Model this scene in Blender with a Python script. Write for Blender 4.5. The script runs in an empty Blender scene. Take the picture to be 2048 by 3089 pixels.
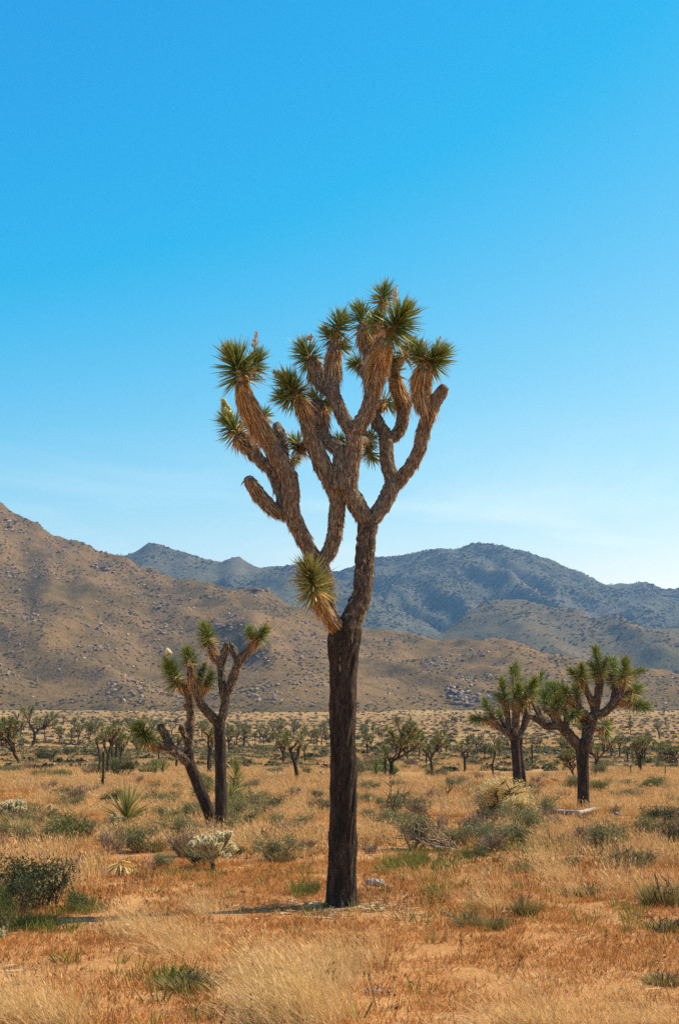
import bpy, math, random
import numpy as np
from mathutils import Vector

# ------------------------------------------------------------------ camera, sky, sun, exposure
SC = bpy.context.scene
COL = SC.collection
random.seed(7)
RNG = np.random.default_rng(11)
R = math.radians
F = 4290.0                                     # focal length in photograph pixels (50 mm on a 36 mm high frame)
PITCH = math.atan((2225 - 1544.5) / F)
CAM_H = 1.6

cam_d = bpy.data.cameras.new('camera')
cam_d.sensor_fit = 'VERTICAL'
cam_d.sensor_height = 36.0
cam_d.sensor_width = 24.0
cam_d.lens = 50.0
cam_d.clip_start = 0.1
cam_d.clip_end = 20000
cam = bpy.data.objects.new('camera', cam_d)
COL.objects.link(cam)
cam.location = (0, 0, CAM_H)
cam.rotation_euler = (math.pi / 2 + PITCH, 0, 0)
SC.camera = cam

SUN_EL = R(47)
SUN_AZ = R(23)                                 # how far behind the straight right-hand side
sun_vec = Vector((math.cos(SUN_EL) * math.cos(SUN_AZ), math.cos(SUN_EL) * math.sin(SUN_AZ), math.sin(SUN_EL)))
sd = bpy.data.lights.new('sun', 'SUN')
sd.energy = 5.0
sd.angle = R(0.53)
sd.color = (1.0, 0.87, 0.66)
so = bpy.data.objects.new('sun', sd)
COL.objects.link(so)
so.rotation_euler = (-sun_vec).to_track_quat('-Z', 'Y').to_euler()
so.location = (30, 10, 40)

world = bpy.data.worlds.new('World')
SC.world = world
world.use_nodes = True
wn = world.node_tree
wn.nodes.clear()


def wnode(t, **kw):
    n = wn.nodes.new(t)
    for k, v in kw.items():
        setattr(n, k, v)
    return n


wout = wnode('ShaderNodeOutputWorld')
wbg = wnode('ShaderNodeBackground')
wbg.inputs['Strength'].default_value = 0.12
sky = wnode('ShaderNodeTexSky', sky_type='NISHITA')
sky.sun_disc = False
sky.sun_elevation = SUN_EL
sky.sun_rotation = R(90) - SUN_AZ
sky.altitude = 1200
sky.air_density = 1.0
sky.dust_density = 0.9
sky.ozone_density = 1.6
hs = wnode('ShaderNodeHueSaturation')
hs.inputs['Hue'].default_value = 0.5
hs.inputs['Saturation'].default_value = 1.0
# response of the film: each channel's contrast, the same over the whole sky
wsr = wnode('ShaderNodeSeparateColor'); wcr = wnode('ShaderNodeCombineColor')
wn.links.new(sky.outputs['Color'], wsr.inputs['Color'])
for ch, pw, ga, off in (('Red', 1.85, 1.50, -1.35), ('Green', 1.35, 0.96, 0.36), ('Blue', 0.95, 0.42, 2.63)):
    piv = {'Red': 3.1, 'Green': 4.1, 'Blue': 4.6}[ch]
    d_ = wnode('ShaderNodeMath', operation='DIVIDE'); d_.inputs[1].default_value = piv
    p_ = wnode('ShaderNodeMath', operation='POWER'); p_.inputs[1].default_value = pw
    m_ = wnode('ShaderNodeMath', operation='MULTIPLY_ADD'); m_.inputs[1].default_value = piv * ga; m_.inputs[2].default_value = off
    c_ = wnode('ShaderNodeMath', operation='MAXIMUM'); c_.inputs[1].default_value = 0.02
    wn.links.new(wsr.outputs[ch], d_.inputs[0]); wn.links.new(d_.outputs[0], p_.inputs[0]); wn.links.new(p_.outputs[0], m_.inputs[0]); wn.links.new(m_.outputs[0], c_.inputs[0]); wn.links.new(c_.outputs[0], wcr.inputs[ch])
wn.links.new(wcr.outputs['Color'], hs.inputs['Color'])
# thin cirrus low over the horizon, worked out on the view direction
wtc = wnode('ShaderNodeTexCoord')
wmap = wnode('ShaderNodeMapping')
wmap.inputs['Scale'].default_value = (1.5, 1.5, 8.0)
wmap.inputs['Location'].default_value = (0.9, 0.0, 0.3)
wmap.inputs['Rotation'].default_value = (0.0, R(7), 0.0)
wno = wnode('ShaderNodeTexNoise')
wno.inputs['Scale'].default_value = 2.4
wno.inputs['Detail'].default_value = 7
wno.inputs['Roughness'].default_value = 0.55
wno.inputs['Distortion'].default_value = 0.7
wn.links.new(wtc.outputs['Generated'], wmap.inputs['Vector'])
wn.links.new(wmap.outputs['Vector'], wno.inputs['Vector'])
wr = wnode('ShaderNodeMapRange')
wr.inputs['From Min'].default_value = 0.47
wr.inputs['From Max'].default_value = 0.70
wr.inputs['To Max'].default_value = 0.95
wn.links.new(wno.outputs['Fac'], wr.inputs['Value'])
wsep = wnode('ShaderNodeSeparateXYZ')
wn.links.new(wtc.outputs['Generated'], wsep.inputs['Vector'])
wel = wnode('ShaderNodeMapRange', interpolation_type='SMOOTHSTEP')
wel.inputs['From Min'].default_value = 0.25
wel.inputs['From Max'].default_value = 0.08
wn.links.new(wsep.outputs['Z'], wel.inputs['Value'])
wmul = wnode('ShaderNodeMath', operation='MULTIPLY')
wn.links.new(wr.outputs['Result'], wmul.inputs[0])
wn.links.new(wel.outputs['Result'], wmul.inputs[1])
wmix = wnode('ShaderNodeMixRGB', blend_type='ADD')
wmix.inputs['Color2'].default_value = (2.0, 1.1, 0.45, 1)
wn.links.new(wmul.outputs['Value'], wmix.inputs['Fac'])
wn.links.new(hs.outputs['Color'], wmix.inputs['Color1'])
wn.links.new(wmix.outputs['Color'], wbg.inputs['Color'])
wn.links.new(wbg.outputs['Background'], wout.inputs['Surface'])

vs = SC.view_settings
vs.view_transform = 'Standard'
vs.look = 'None'
vs.exposure = 0.68
vs.gamma = 1.0
vs.use_curve_mapping = False
SC.render.engine = 'CYCLES'
cy = SC.cycles
cy.max_bounces = 5
cy.diffuse_bounces = 3
cy.glossy_bounces = 2
cy.transmission_bounces = 2
cy.transparent_max_bounces = 4
cy.volume_bounces = 0
cy.use_denoising = False
cy.use_adaptive_sampling = False
cy.caustics_reflective = False
cy.caustics_refractive = False

# ------------------------------------------------------------------ pixels to directions, noise, terrain heights
UPV = np.array([0, -math.sin(PITCH), math.cos(PITCH)])
FWV = np.array([0, math.cos(PITCH), math.sin(PITCH)])
CAMP = np.array([0, 0, CAM_H])


def ray(px, py):
    return np.array([(px - 1024) / F, 0, 0]) + UPV * ((1544.5 - py) / F) + FWV


def at(px, py, Y):
    d = ray(px, py)
    return CAMP + d * (Y / d[1])


def _hash(ix, iy, seed):
    h = (ix.astype(np.int64) * 374761393 + iy.astype(np.int64) * 668265263 + seed * 982451653) & 0xFFFFFFFF
    h = ((h ^ (h >> 13)) * 1274126177) & 0xFFFFFFFF
    return (h ^ (h >> 16)) & 0xFFFFFFFF


def pnoise(x, y, seed=0):
    x = np.asarray(x, float); y = np.asarray(y, float)
    ix = np.floor(x); iy = np.floor(y)
    fx = x - ix; fy = y - iy
    u = fx * fx * fx * (fx * (fx * 6 - 15) + 10)
    v = fy * fy * fy * (fy * (fy * 6 - 15) + 10)

    def g(dx, dy):
        a = _hash(ix + dx, iy + dy, seed) * (2 * math.pi / 4294967296.0)
        return np.cos(a) * (fx - dx) + np.sin(a) * (fy - dy)
    return ((g(0, 0) * (1 - u) + g(1, 0) * u) * (1 - v) + (g(0, 1) * (1 - u) + g(1, 1) * u) * v) * 1.5


def fbm(x, y, octv=4, seed=0, gain=0.5):
    s = 0; a = 1.0; f = 1.0
    for i in range(octv):
        s = s + a * pnoise(np.asarray(x) * f, np.asarray(y) * f, seed + i * 17)
        a *= gain; f *= 2.03
    return s


def sstep(a, b, x):
    t = np.clip((np.asarray(x, float) - a) / (b - a), 0, 1)
    return t * t * (3 - 2 * t)


def ground_z(x, y):
    x = np.asarray(x, float); y = np.asarray(y, float)
    yy = np.clip(y, 120, 740)
    z = 4.1e-5 * (yy - 120) ** 2
    z = z + 0.035 * fbm(x / 1.3, y / 1.3, 3, 3) * (1 - sstep(40, 120, y))
    z = z + 0.16 * fbm(x / 22, y / 22, 2, 5) * sstep(16, 60, y)
    return z


def hit(fn, px, py, t0, t1, n=160):
    d = ray(px, py)
    for _ in range(2):                          # coarse search, then a fine one inside the step that crosses
        ts = np.geomspace(t0, t1, n)
        P = CAMP[None] + d[None] * ts[:, None]
        below = P[:, 2] < fn(P[:, 0], P[:, 1])
        i = int(np.argmax(below)) if below.any() else n - 1
        t0, t1 = ts[max(0, i - 1)], ts[i]
    p = P[i].copy(); p[2] = float(fn(p[0], p[1]))
    return p


def gpt(px, py):
    return hit(ground_z, px, py, 5, 560)


def gptd(dx, dy):                               # the same for coordinates read off the 1568-pixel-wide view
    return gpt(dx * 1.30612, dy * 1.30612)


# ------------------------------------------------------------------ mesh building
class MB:
    def __init__(self):
        self.V = []; self.Q = []; self.T = []; self.qm = []; self.tm = []; self.A = []; self.n = 0

    def add(self, V, Q=None, T=None, mat=0, rnd=0.5, tt=0.5, age=0.5):
        V = np.asarray(V, float).reshape(-1, 3); k = len(V)
        A = np.empty((k, 3)); A[:, 0] = rnd; A[:, 1] = tt; A[:, 2] = age
        self.V.append(V); self.A.append(A)
        if Q is not None and len(Q):
            Q = np.asarray(Q, np.int64).reshape(-1, 4); self.Q.append(Q + self.n); self.qm.append(np.full(len(Q), mat))
        if T is not None and len(T):
            T = np.asarray(T, np.int64).reshape(-1, 3); self.T.append(T + self.n); self.tm.append(np.full(len(T), mat))
        self.n += k

    def blades(self, P, D, L, W, bend=None, mat=0, rnd=None, age=0.5, tt=(0.0, 1.0)):
        P = np.asarray(P, float); n = len(P)
        if n == 0:
            return
        D = np.asarray(D, float); D = D / (np.linalg.norm(D, axis=1, keepdims=True) + 1e-9)
        L = np.broadcast_to(np.asarray(L, float), (n,))[:, None]
        W = np.broadcast_to(np.asarray(W, float), (n,))[:, None]
        s = np.cross(D, RNG.normal(size=(n, 3))); s /= (np.linalg.norm(s, axis=1, keepdims=True) + 1e-9)
        b = np.zeros((n, 3)) if bend is None else np.broadcast_to(np.asarray(bend, float), (n, 3)) * L
        V = np.empty((n, 5, 3))
        V[:, 0] = P - s * W * 0.4; V[:, 1] = P + s * W * 0.4
        m = P + D * L * 0.5 + b * 0.25
        V[:, 2] = m + s * W * 0.5; V[:, 3] = m - s * W * 0.5
        V[:, 4] = P + D * L + b
        i = np.arange(n)[:, None] * 5
        rn = RNG.random(n) if rnd is None else np.broadcast_to(rnd, (n,))
        t = np.tile(np.array([tt[0], tt[0], (tt[0] + tt[1]) / 2, (tt[0] + tt[1]) / 2, tt[1]]), n)
        ag = np.repeat(np.broadcast_to(age, (n,)), 5)
        self.add(V.reshape(-1, 3), i + np.array([[0, 1, 2, 3]]), i + np.array([[3, 2, 4]]), mat, np.repeat(rn, 5), t, ag)

    def tube(self, P, rad, seg=12, mat=0, bump=0.0, seed=0, cap=True, freq=(3.0, 9.0), age=0.5):
        P = np.asarray(P, float); rad = np.asarray(rad, float); m = len(P)
        T = np.gradient(P, axis=0); T /= (np.linalg.norm(T, axis=1, keepdims=True) + 1e-9)
        ref = np.array([0.31, 0.87, 0.12]); N = np.empty_like(P)
        u = np.cross(T[0], ref); u /= np.linalg.norm(u)
        for i in range(m):
            u = u - T[i] * np.dot(u, T[i]); u /= (np.linalg.norm(u) + 1e-9); N[i] = u
        B = np.cross(T, N)
        a = np.linspace(0, 2 * math.pi, seg, endpoint=False)
        rr = np.repeat(rad[:, None], seg, 1)
        if bump:
            sl = np.concatenate([[0], np.cumsum(np.linalg.norm(np.diff(P, axis=0), axis=1))])
            aa, ss = np.meshgrid(a, sl)
            w = np.minimum(aa, 2 * math.pi - aa) / math.pi
            nz = fbm(np.cos(aa) * freq[0] * 1.3 + 7, np.sin(aa) * freq[0] * 1.3 + ss * freq[1], 3, seed)
            rr = rr * (1 + bump * nz)
        V = P[:, None] + N[:, None] * (np.cos(a)[None, :, None] * rr[..., None]) + B[:, None] * (np.sin(a)[None, :, None] * rr[..., None])
        V = V.reshape(-1, 3)
        i = np.arange(m - 1)[:, None] * seg; j = np.arange(seg)[None]
        k = (np.arange(seg)[None] + 1) % seg
        Q = np.stack([i + j, i + k, i + seg + k, i + seg + j], -1).reshape(-1, 4)
        tt = np.repeat(np.linspace(0, 1, m), seg)
        rn = RNG.random()
        if cap:
            V = np.concatenate([V, [P[0], P[-1] + T[-1] * rad[-1] * 0.35]])
            c0 = m * seg; c1 = c0 + 1; jj = np.arange(seg); kk = (jj + 1) % seg
            Tt = np.concatenate([np.stack([kk, jj, np.full(seg, c0)], -1), np.stack([(m - 1) * seg + jj, (m - 1) * seg + kk, np.full(seg, c1)], -1)])
            tt = np.concatenate([tt, [0, 1]])
        else:
            Tt = None
        self.add(V, Q, Tt, mat, rn, tt, age)

    def ball(self, c, r, seg=8, rings=5, mat=0, rnd=0.5, squash=(1, 1, 1), noise=0.0, age=0.5):
        th = np.linspace(0, math.pi, rings + 2)[1:-1]; a = np.linspace(0, 2 * math.pi, seg, endpoint=False)
        V = [[0, 0, 1]] + [[math.sin(t) * math.cos(p), math.sin(t) * math.sin(p), math.cos(t)] for t in th for p in a] + [[0, 0, -1]]
        V = np.array(V)
        if noise:
            V = V * (1 + noise * RNG.normal(size=(len(V), 1)))
        V = V * r * np.array(squash) + np.asarray(c)
        T = []; Q = []
        for j in range(seg):
            k = (j + 1) % seg
            T.append([0, 1 + j, 1 + k])
            e = 1 + (rings - 1) * seg
            T.append([e + k, e + j, len(V) - 1])
            for i in range(rings - 1):
                Q.append([1 + i * seg + j, 1 + (i + 1) * seg + j, 1 + (i + 1) * seg + k, 1 + i * seg + k])
        self.add(V, Q, T, mat, rnd, 0.5, age)

    def mesh(self, name, mats, smooth=False, origin=None):
        me = bpy.data.meshes.new(name)
        V = np.concatenate(self.V)
        if origin is not None:
            V = V - np.asarray(origin)
        Q = np.concatenate(self.Q) if self.Q else np.zeros((0, 4), np.int64)
        T = np.concatenate(self.T) if self.T else np.zeros((0, 3), np.int64)
        me.vertices.add(len(V)); me.vertices.foreach_set('co', V.astype(np.float32).ravel())
        li = np.concatenate([Q.ravel(), T.ravel()]).astype(np.int32)
        me.loops.add(len(li)); me.loops.foreach_set('vertex_index', li)
        tot = np.concatenate([np.full(len(Q), 4), np.full(len(T), 3)]).astype(np.int32)
        st = np.concatenate([[0], np.cumsum(tot)[:-1]]).astype(np.int32)
        me.polygons.add(len(tot)); me.polygons.foreach_set('loop_start', st); me.polygons.foreach_set('loop_total', tot)
        mi = np.concatenate((self.qm if self.qm else []) + (self.tm if self.tm else [])).astype(np.int32)
        me.polygons.foreach_set('material_index', mi)
        me.polygons.foreach_set('use_smooth', np.full(len(tot), smooth))
        A = np.concatenate(self.A).astype(np.float32)
        for k, nm in enumerate(('rnd', 'tt', 'age')):
            at_ = me.attributes.new(nm, 'FLOAT', 'POINT'); at_.data.foreach_set('value', np.ascontiguousarray(A[:, k]))
        me.update(calc_edges=True)
        for m in (mats if isinstance(mats, (list, tuple)) else [mats]):
            me.materials.append(m)
        return me


def obj(name, me, parent=None, loc=(0, 0, 0), kind=None):
    o = bpy.data.objects.new(name, me)
    COL.objects.link(o)
    o.location = loc
    if parent is not None:
        o.parent = parent
    if kind:
        o['kind'] = kind
    return o


def thing(name, label, cat, loc, group=None, rotz=0.0, scale=1.0):
    o = bpy.data.objects.new(name, None)
    COL.objects.link(o)
    o.empty_display_size = 0.1
    o.location = loc; o.rotation_euler = (0, 0, rotz)
    o.scale = (scale,) * 3 if np.isscalar(scale) else scale
    tag(o, label, cat, group)
    return o


def tag(o, label, cat, group=None):
    o['label'] = label; o['category'] = cat
    if group:
        o['group'] = group
    return o


def catmull(P, n):
    P = np.asarray(P, float)
    if len(P) == 2:
        t = np.linspace(0, 1, n)[:, None]
        return P[0] * (1 - t) + P[1] * t
    Q = np.concatenate([[2 * P[0] - P[1]], P, [2 * P[-1] - P[-2]]])
    out = []
    for s in np.linspace(0, len(P) - 1, n):
        i = min(int(s), len(P) - 2); t = s - i
        a, b, c, d = Q[i:i + 4]
        out.append(0.5 * (2 * b + (c - a) * t + (2 * a - 5 * b + 4 * c - d) * t * t + (3 * b - a - 3 * c + d) * t ** 3))
    return np.array(out)


# ------------------------------------------------------------------ materials
def mat_new(name, rough=0.8, spec=0.2):
    m = bpy.data.materials.new(name); m.use_nodes = True
    nt = m.node_tree
    b = nt.nodes['Principled BSDF']
    b.inputs['Roughness'].default_value = rough
    b.inputs['Specular IOR Level'].default_value = spec
    return m, nt, b


def ramp(nt, stops, interp='LINEAR'):
    r = nt.nodes.new('ShaderNodeValToRGB'); e = r.color_ramp; e.interpolation = interp
    while len(e.elements) < len(stops):
        e.elements.new(0.5)
    for el, (p, c) in zip(e.elements, stops):
        el.position = p; el.color = (*c, 1)
    return r


def attr(nt, nm):
    n = nt.nodes.new('ShaderNodeAttribute'); n.attribute_name = nm
    return n.outputs['Fac']


def noise_n(nt, scale, detail=4, vec=None, rough=0.55, dist=0.0):
    n = nt.nodes.new('ShaderNodeTexNoise')
    n.inputs['Scale'].default_value = scale; n.inputs['Detail'].default_value = detail
    n.inputs['Roughness'].default_value = rough; n.inputs['Distortion'].default_value = dist
    if vec is not None:
        nt.links.new(vec, n.inputs['Vector'])
    return n.outputs['Fac']


def math_n(nt, op, a, b=None, clamp=False):
    n = nt.nodes.new('ShaderNodeMath'); n.operation = op; n.use_clamp = clamp
    for i, v in enumerate((a, b)):
        if v is None:
            continue
        if isinstance(v, (int, float)):
            n.inputs[i].default_value = v
        else:
            nt.links.new(v, n.inputs[i])
    return n.outputs['Value']


def mix_n(nt, fac, a, b, blend='MIX'):
    n = nt.nodes.new('ShaderNodeMixRGB'); n.blend_type = blend
    for i, v in zip((0, 1, 2), (fac, a, b)):
        if isinstance(v, (int, float)):
            n.inputs[i].default_value = v
        elif isinstance(v, tuple):
            n.inputs[i].default_value = (*v, 1)
        else:
            nt.links.new(v, n.inputs[i])
    return n.outputs['Color']


def geo_pos(nt):
    return nt.nodes.new('ShaderNodeNewGeometry').outputs['Position']


def obj_co(nt):
    return nt.nodes.new('ShaderNodeTexCoord').outputs['Object']


def mapped(nt, vec, scale):
    n = nt.nodes.new('ShaderNodeMapping'); n.inputs['Scale'].default_value = scale
    nt.links.new(vec, n.inputs['Vector'])
    return n.outputs['Vector']


def bump_n(nt, h, b, strength, dist):
    n = nt.nodes.new('ShaderNodeBump'); n.inputs['Strength'].default_value = strength; n.inputs['Distance'].default_value = dist
    nt.links.new(h, n.inputs['Height']); nt.links.new(n.outputs['Normal'], b.inputs['Normal'])


def blade_mat(name, lo, hi, tip=None, rough=0.6, spec=0.25, transl=0.0, inst=0.0, alt=None, altp=0.0):
    """colour runs lo..hi over each blade's own random number; tip colours its end; inst lets each clump differ"""
    m, nt, b = mat_new(name, rough, spec)
    r = attr(nt, 'rnd')
    if inst:
        oi = nt.nodes.new('ShaderNodeObjectInfo')
        r = math_n(nt, 'ADD', math_n(nt, 'MULTIPLY', r, 1 - inst), math_n(nt, 'MULTIPLY', oi.outputs['Random'], inst))
    st = [(0.0, lo), (1.0, hi)]
    if alt:
        st = [(0.0, lo), (max(0.05, 1 - altp - 0.05), hi), (1 - altp + 0.02, alt), (1.0, alt)]
    c = ramp(nt, st); nt.links.new(r, c.inputs['Fac']); out = c.outputs['Color']
    if tip:
        out = mix_n(nt, math_n(nt, 'POWER', attr(nt, 'tt'), 1.6), out, tip)
    nt.links.new(out, b.inputs['Base Color'])
    if transl:
        tr = nt.nodes.new('ShaderNodeBsdfTranslucent'); nt.links.new(out, tr.inputs['Color'])
        ms = nt.nodes.new('ShaderNodeMixShader'); ms.inputs['Fac'].default_value = transl
        o = nt.nodes['Material Output']
        nt.links.new(b.outputs['BSDF'], ms.inputs[1]); nt.links.new(tr.outputs['BSDF'], ms.inputs[2]); nt.links.new(ms.outputs['Shader'], o.inputs['Surface'])
    return m


M = {}
M['leaf'] = blade_mat('joshua_leaf', (0.034, 0.085, 0.016), (0.15, 0.22, 0.042), tip=(0.36, 0.37, 0.09), rough=0.5, spec=0.2, transl=0.10)
M['leaf_y'] = blade_mat('joshua_leaf_yellowish', (0.08, 0.115, 0.022), (0.22, 0.24, 0.055), tip=(0.42, 0.38, 0.12), rough=0.4, spec=0.45, transl=0.15)
M['leaf_far'] = blade_mat('joshua_leaf_far', (0.055, 0.085, 0.020), (0.16, 0.18, 0.045), tip=(0.30, 0.28, 0.09), rough=0.5, spec=0.3, transl=0.12)

m, nt, b = mat_new('dead_leaf_thatch', 0.75, 0.15)
c_or = ramp(nt, [(0, (0.24, 0.115, 0.03)), (0.5, (0.66, 0.37, 0.11)), (1, (0.88, 0.62, 0.28))])
c_gr = ramp(nt, [(0, (0.085, 0.068, 0.045)), (0.5, (0.33, 0.26, 0.165)), (1, (0.72, 0.58, 0.40))])
nt.links.new(attr(nt, 'rnd'), c_or.inputs['Fac']); nt.links.new(attr(nt, 'rnd'), c_gr.inputs['Fac'])
nt.links.new(mix_n(nt, attr(nt, 'age'), c_or.outputs['Color'], c_gr.outputs['Color']), b.inputs['Base Color'])
tr = nt.nodes.new('ShaderNodeBsdfTranslucent'); ms = nt.nodes.new('ShaderNodeMixShader'); ms.inputs['Fac'].default_value = 0.32
nt.links.new(b.inputs['Base Color'].links[0].from_socket, tr.inputs['Color'])
nt.links.new(b.outputs['BSDF'], ms.inputs[1]); nt.links.new(tr.outputs['BSDF'], ms.inputs[2]); nt.links.new(ms.outputs['Shader'], nt.nodes['Material Output'].inputs['Surface'])
M['thatch'] = m

m, nt, b = mat_new('joshua_bark', 0.92, 0.1)
p = obj_co(nt)
n1 = noise_n(nt, 14, 6, mapped(nt, p, (1, 1, 0.22)), 0.65, 0.4)
n2 = noise_n(nt, 55, 5, mapped(nt, p, (1, 1, 0.35)), 0.7)
cr = ramp(nt, [(0.34, (0.012, 0.010, 0.008)), (0.50, (0.050, 0.038, 0.027)), (0.66, (0.15, 0.112, 0.074))])
nt.links.new(math_n(nt, 'ADD', math_n(nt, 'MULTIPLY', n1, 0.55), math_n(nt, 'MULTIPLY', n2, 0.45)), cr.inputs['Fac'])
nt.links.new(cr.outputs['Color'], b.inputs['Base Color'])
bump_n(nt, math_n(nt, 'ADD', n1, math_n(nt, 'MULTIPLY', n2, 0.9)), b, 1.0, 0.05)
M['bark'] = m

m, nt, b = mat_new('limb_bark', 0.9, 0.1)
p = obj_co(nt)
n1 = noise_n(nt, 40, 5, mapped(nt, p, (1, 1, 0.3)), 0.65)
cr = ramp(nt, [(0.32, (0.05, 0.039, 0.026)), (0.52, (0.17, 0.13, 0.085)), (0.72, (0.36, 0.28, 0.185))])
nt.links.new(n1, cr.inputs['Fac']); nt.links.new(cr.outputs['Color'], b.inputs['Base Color'])
bump_n(nt, n1, b, 0.8, 0.02)
M['limb'] = m

m, nt, b = mat_new('weathered_limb_bark', 0.92, 0.1)
p = obj_co(nt)
n1 = noise_n(nt, 38, 5, mapped(nt, p, (1, 1, 0.35)), 0.7)
n2 = noise_n(nt, 6, 3, p, 0.6)
cr = ramp(nt, [(0.34, (0.022, 0.017, 0.013)), (0.50, (0.080, 0.062, 0.042)), (0.68, (0.22, 0.17, 0.115))])
nt.links.new(math_n(nt, 'ADD', math_n(nt, 'MULTIPLY', n1, 0.7), math_n(nt, 'MULTIPLY', n2, 0.3)), cr.inputs['Fac'])
nt.links.new(cr.outputs['Color'], b.inputs['Base Color'])
bump_n(nt, n1, b, 0.9, 0.03)
M['midbark'] = m

M['stalk'] = blade_mat('dried_flower_stalk', (0.40, 0.24, 0.12), (0.72, 0.52, 0.32), rough=0.8)
M['flower'] = blade_mat('flower_green_yellow', (0.30, 0.30, 0.06), (0.62, 0.55, 0.17), rough=0.6)
M['cream'] = blade_mat('flower_cream', (0.6, 0.5, 0.2), (0.8, 0.7, 0.4), rough=0.6)
M['deadwood'] = blade_mat('weathered_wood', (0.18, 0.13, 0.085), (0.38, 0.29, 0.20), rough=0.85)
M['dark_stick'] = blade_mat('dark_dead_wood', (0.035, 0.026, 0.02), (0.09, 0.068, 0.05), rough=0.9)
m, nt, b = mat_new('bleached_log', 0.85, 0.15)
p = obj_co(nt)
n1 = noise_n(nt, 12, 6, p, 0.65)
cr = ramp(nt, [(0.3, (0.22, 0.18, 0.15)), (0.55, (0.38, 0.31, 0.24)), (0.8, (0.60, 0.51, 0.40))])
nt.links.new(n1, cr.inputs['Fac']); nt.links.new(cr.outputs['Color'], b.inputs['Base Color']); bump_n(nt, n1, b, 0.6, 0.02)
M['log'] = m

M['grass'] = blade_mat('dry_golden_grass', (0.38, 0.20, 0.062), (0.82, 0.53, 0.22), rough=0.6, transl=0.25, inst=0.35)
M['straw'] = blade_mat('tall_straw_grass', (0.46, 0.28, 0.09), (0.86, 0.62, 0.29), rough=0.55, transl=0.25, inst=0.3)
M['redg'] = blade_mat('short_red_brown_grass', (0.27, 0.098, 0.022), (0.70, 0.335, 0.095), rough=0.75, transl=0.2, inst=0.5, alt=(0.30, 0.24, 0.06), altp=0.07)
M['weed'] = blade_mat('green_weed', (0.070, 0.095, 0.012), (0.27, 0.26, 0.045), rough=0.6, transl=0.25, inst=0.4)
M['sage'] = blade_mat('grey_green_foliage', (0.10, 0.105, 0.036), (0.30, 0.275, 0.11), rough=0.7, transl=0.15, inst=0.35)
M['greenleaf'] = blade_mat('green_foliage', (0.045, 0.070, 0.014), (0.17, 0.185, 0.042), rough=0.6, transl=0.18, inst=0.3)
M['darkleaf'] = blade_mat('dark_foliage', (0.030, 0.044, 0.014), (0.095, 0.108, 0.034), rough=0.65, transl=0.12, inst=0.3)
M['olive'] = blade_mat('olive_stems', (0.080, 0.076, 0.020), (0.24, 0.20, 0.058), tip=(0.44, 0.33, 0.12), rough=0.7, transl=0.15, inst=0.35)
M['greytwig'] = blade_mat('grey_twigs', (0.13, 0.09, 0.055), (0.40, 0.28, 0.17), rough=0.85, inst=0.4)
M['purple'] = blade_mat('purple_grey_twigs', (0.16, 0.10, 0.06), (0.40, 0.27, 0.165), rough=0.85, inst=0.35)
M['goldleaf'] = blade_mat('golden_stems', (0.34, 0.25, 0.07), (0.74, 0.57, 0.22), tip=(0.86, 0.70, 0.36), rough=0.6, transl=0.2)
M['spine'] = blade_mat('cholla_spines', (0.72, 0.60, 0.34), (0.95, 0.85, 0.58), rough=0.4, transl=0.45)
M['joint'] = blade_mat('cholla_joint', (0.14, 0.13, 0.04), (0.26, 0.24, 0.09), rough=0.7)
M['deadleaf'] = blade_mat('dead_yucca_leaves', (0.44, 0.25, 0.05), (0.80, 0.52, 0.15), tip=(0.85, 0.64, 0.28), rough=0.5, transl=0.15)

m, nt, b = mat_new('granite_boulder', 0.9, 0.15)
oi = nt.nodes.new('ShaderNodeObjectInfo')
n1 = noise_n(nt, 1.3, 5, geo_pos(nt), 0.6)
cr = ramp(nt, [(0.0, (0.10, 0.070, 0.046)), (0.5, (0.25, 0.172, 0.112)), (1.0, (0.52, 0.385, 0.265))])
nt.links.new(math_n(nt, 'ADD', math_n(nt, 'MULTIPLY', oi.outputs['Random'], 0.6), math_n(nt, 'MULTIPLY', n1, 0.4)), cr.inputs['Fac'])
nt.links.new(cr.outputs['Color'], b.inputs['Base Color'])
M['rock'] = m

m, nt, b = mat_new('desert_soil', 0.95, 0.1)
p = geo_pos(nt)
big = noise_n(nt, 0.35, 5, p, 0.55, 0.3)
mid = noise_n(nt, 2.2, 5, p, 0.6)
fine = noise_n(nt, 38, 4, p, 0.65)
soil = ramp(nt, [(0.30, (0.29, 0.110, 0.030)), (0.48, (0.41, 0.178, 0.054)), (0.62, (0.56, 0.305, 0.122)), (0.75, (0.66, 0.44, 0.22))])
nt.links.new(math_n(nt, 'ADD', math_n(nt, 'MULTIPLY', big, 0.45), math_n(nt, 'MULTIPLY', mid, 0.55)), soil.inputs['Fac'])
near = mix_n(nt, 0.5, soil.outputs['Color'], ramp(nt, [(0.35, (0.17, 0.082, 0.028)), (0.55, (0.40, 0.21, 0.075)), (0.7, (0.68, 0.46, 0.24))]).outputs['Color'])
fr = nt.nodes[-1] if False else [n for n in nt.nodes if n.bl_idname == 'ShaderNodeValToRGB'][-1]
nt.links.new(fine, fr.inputs['Fac'])
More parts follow.
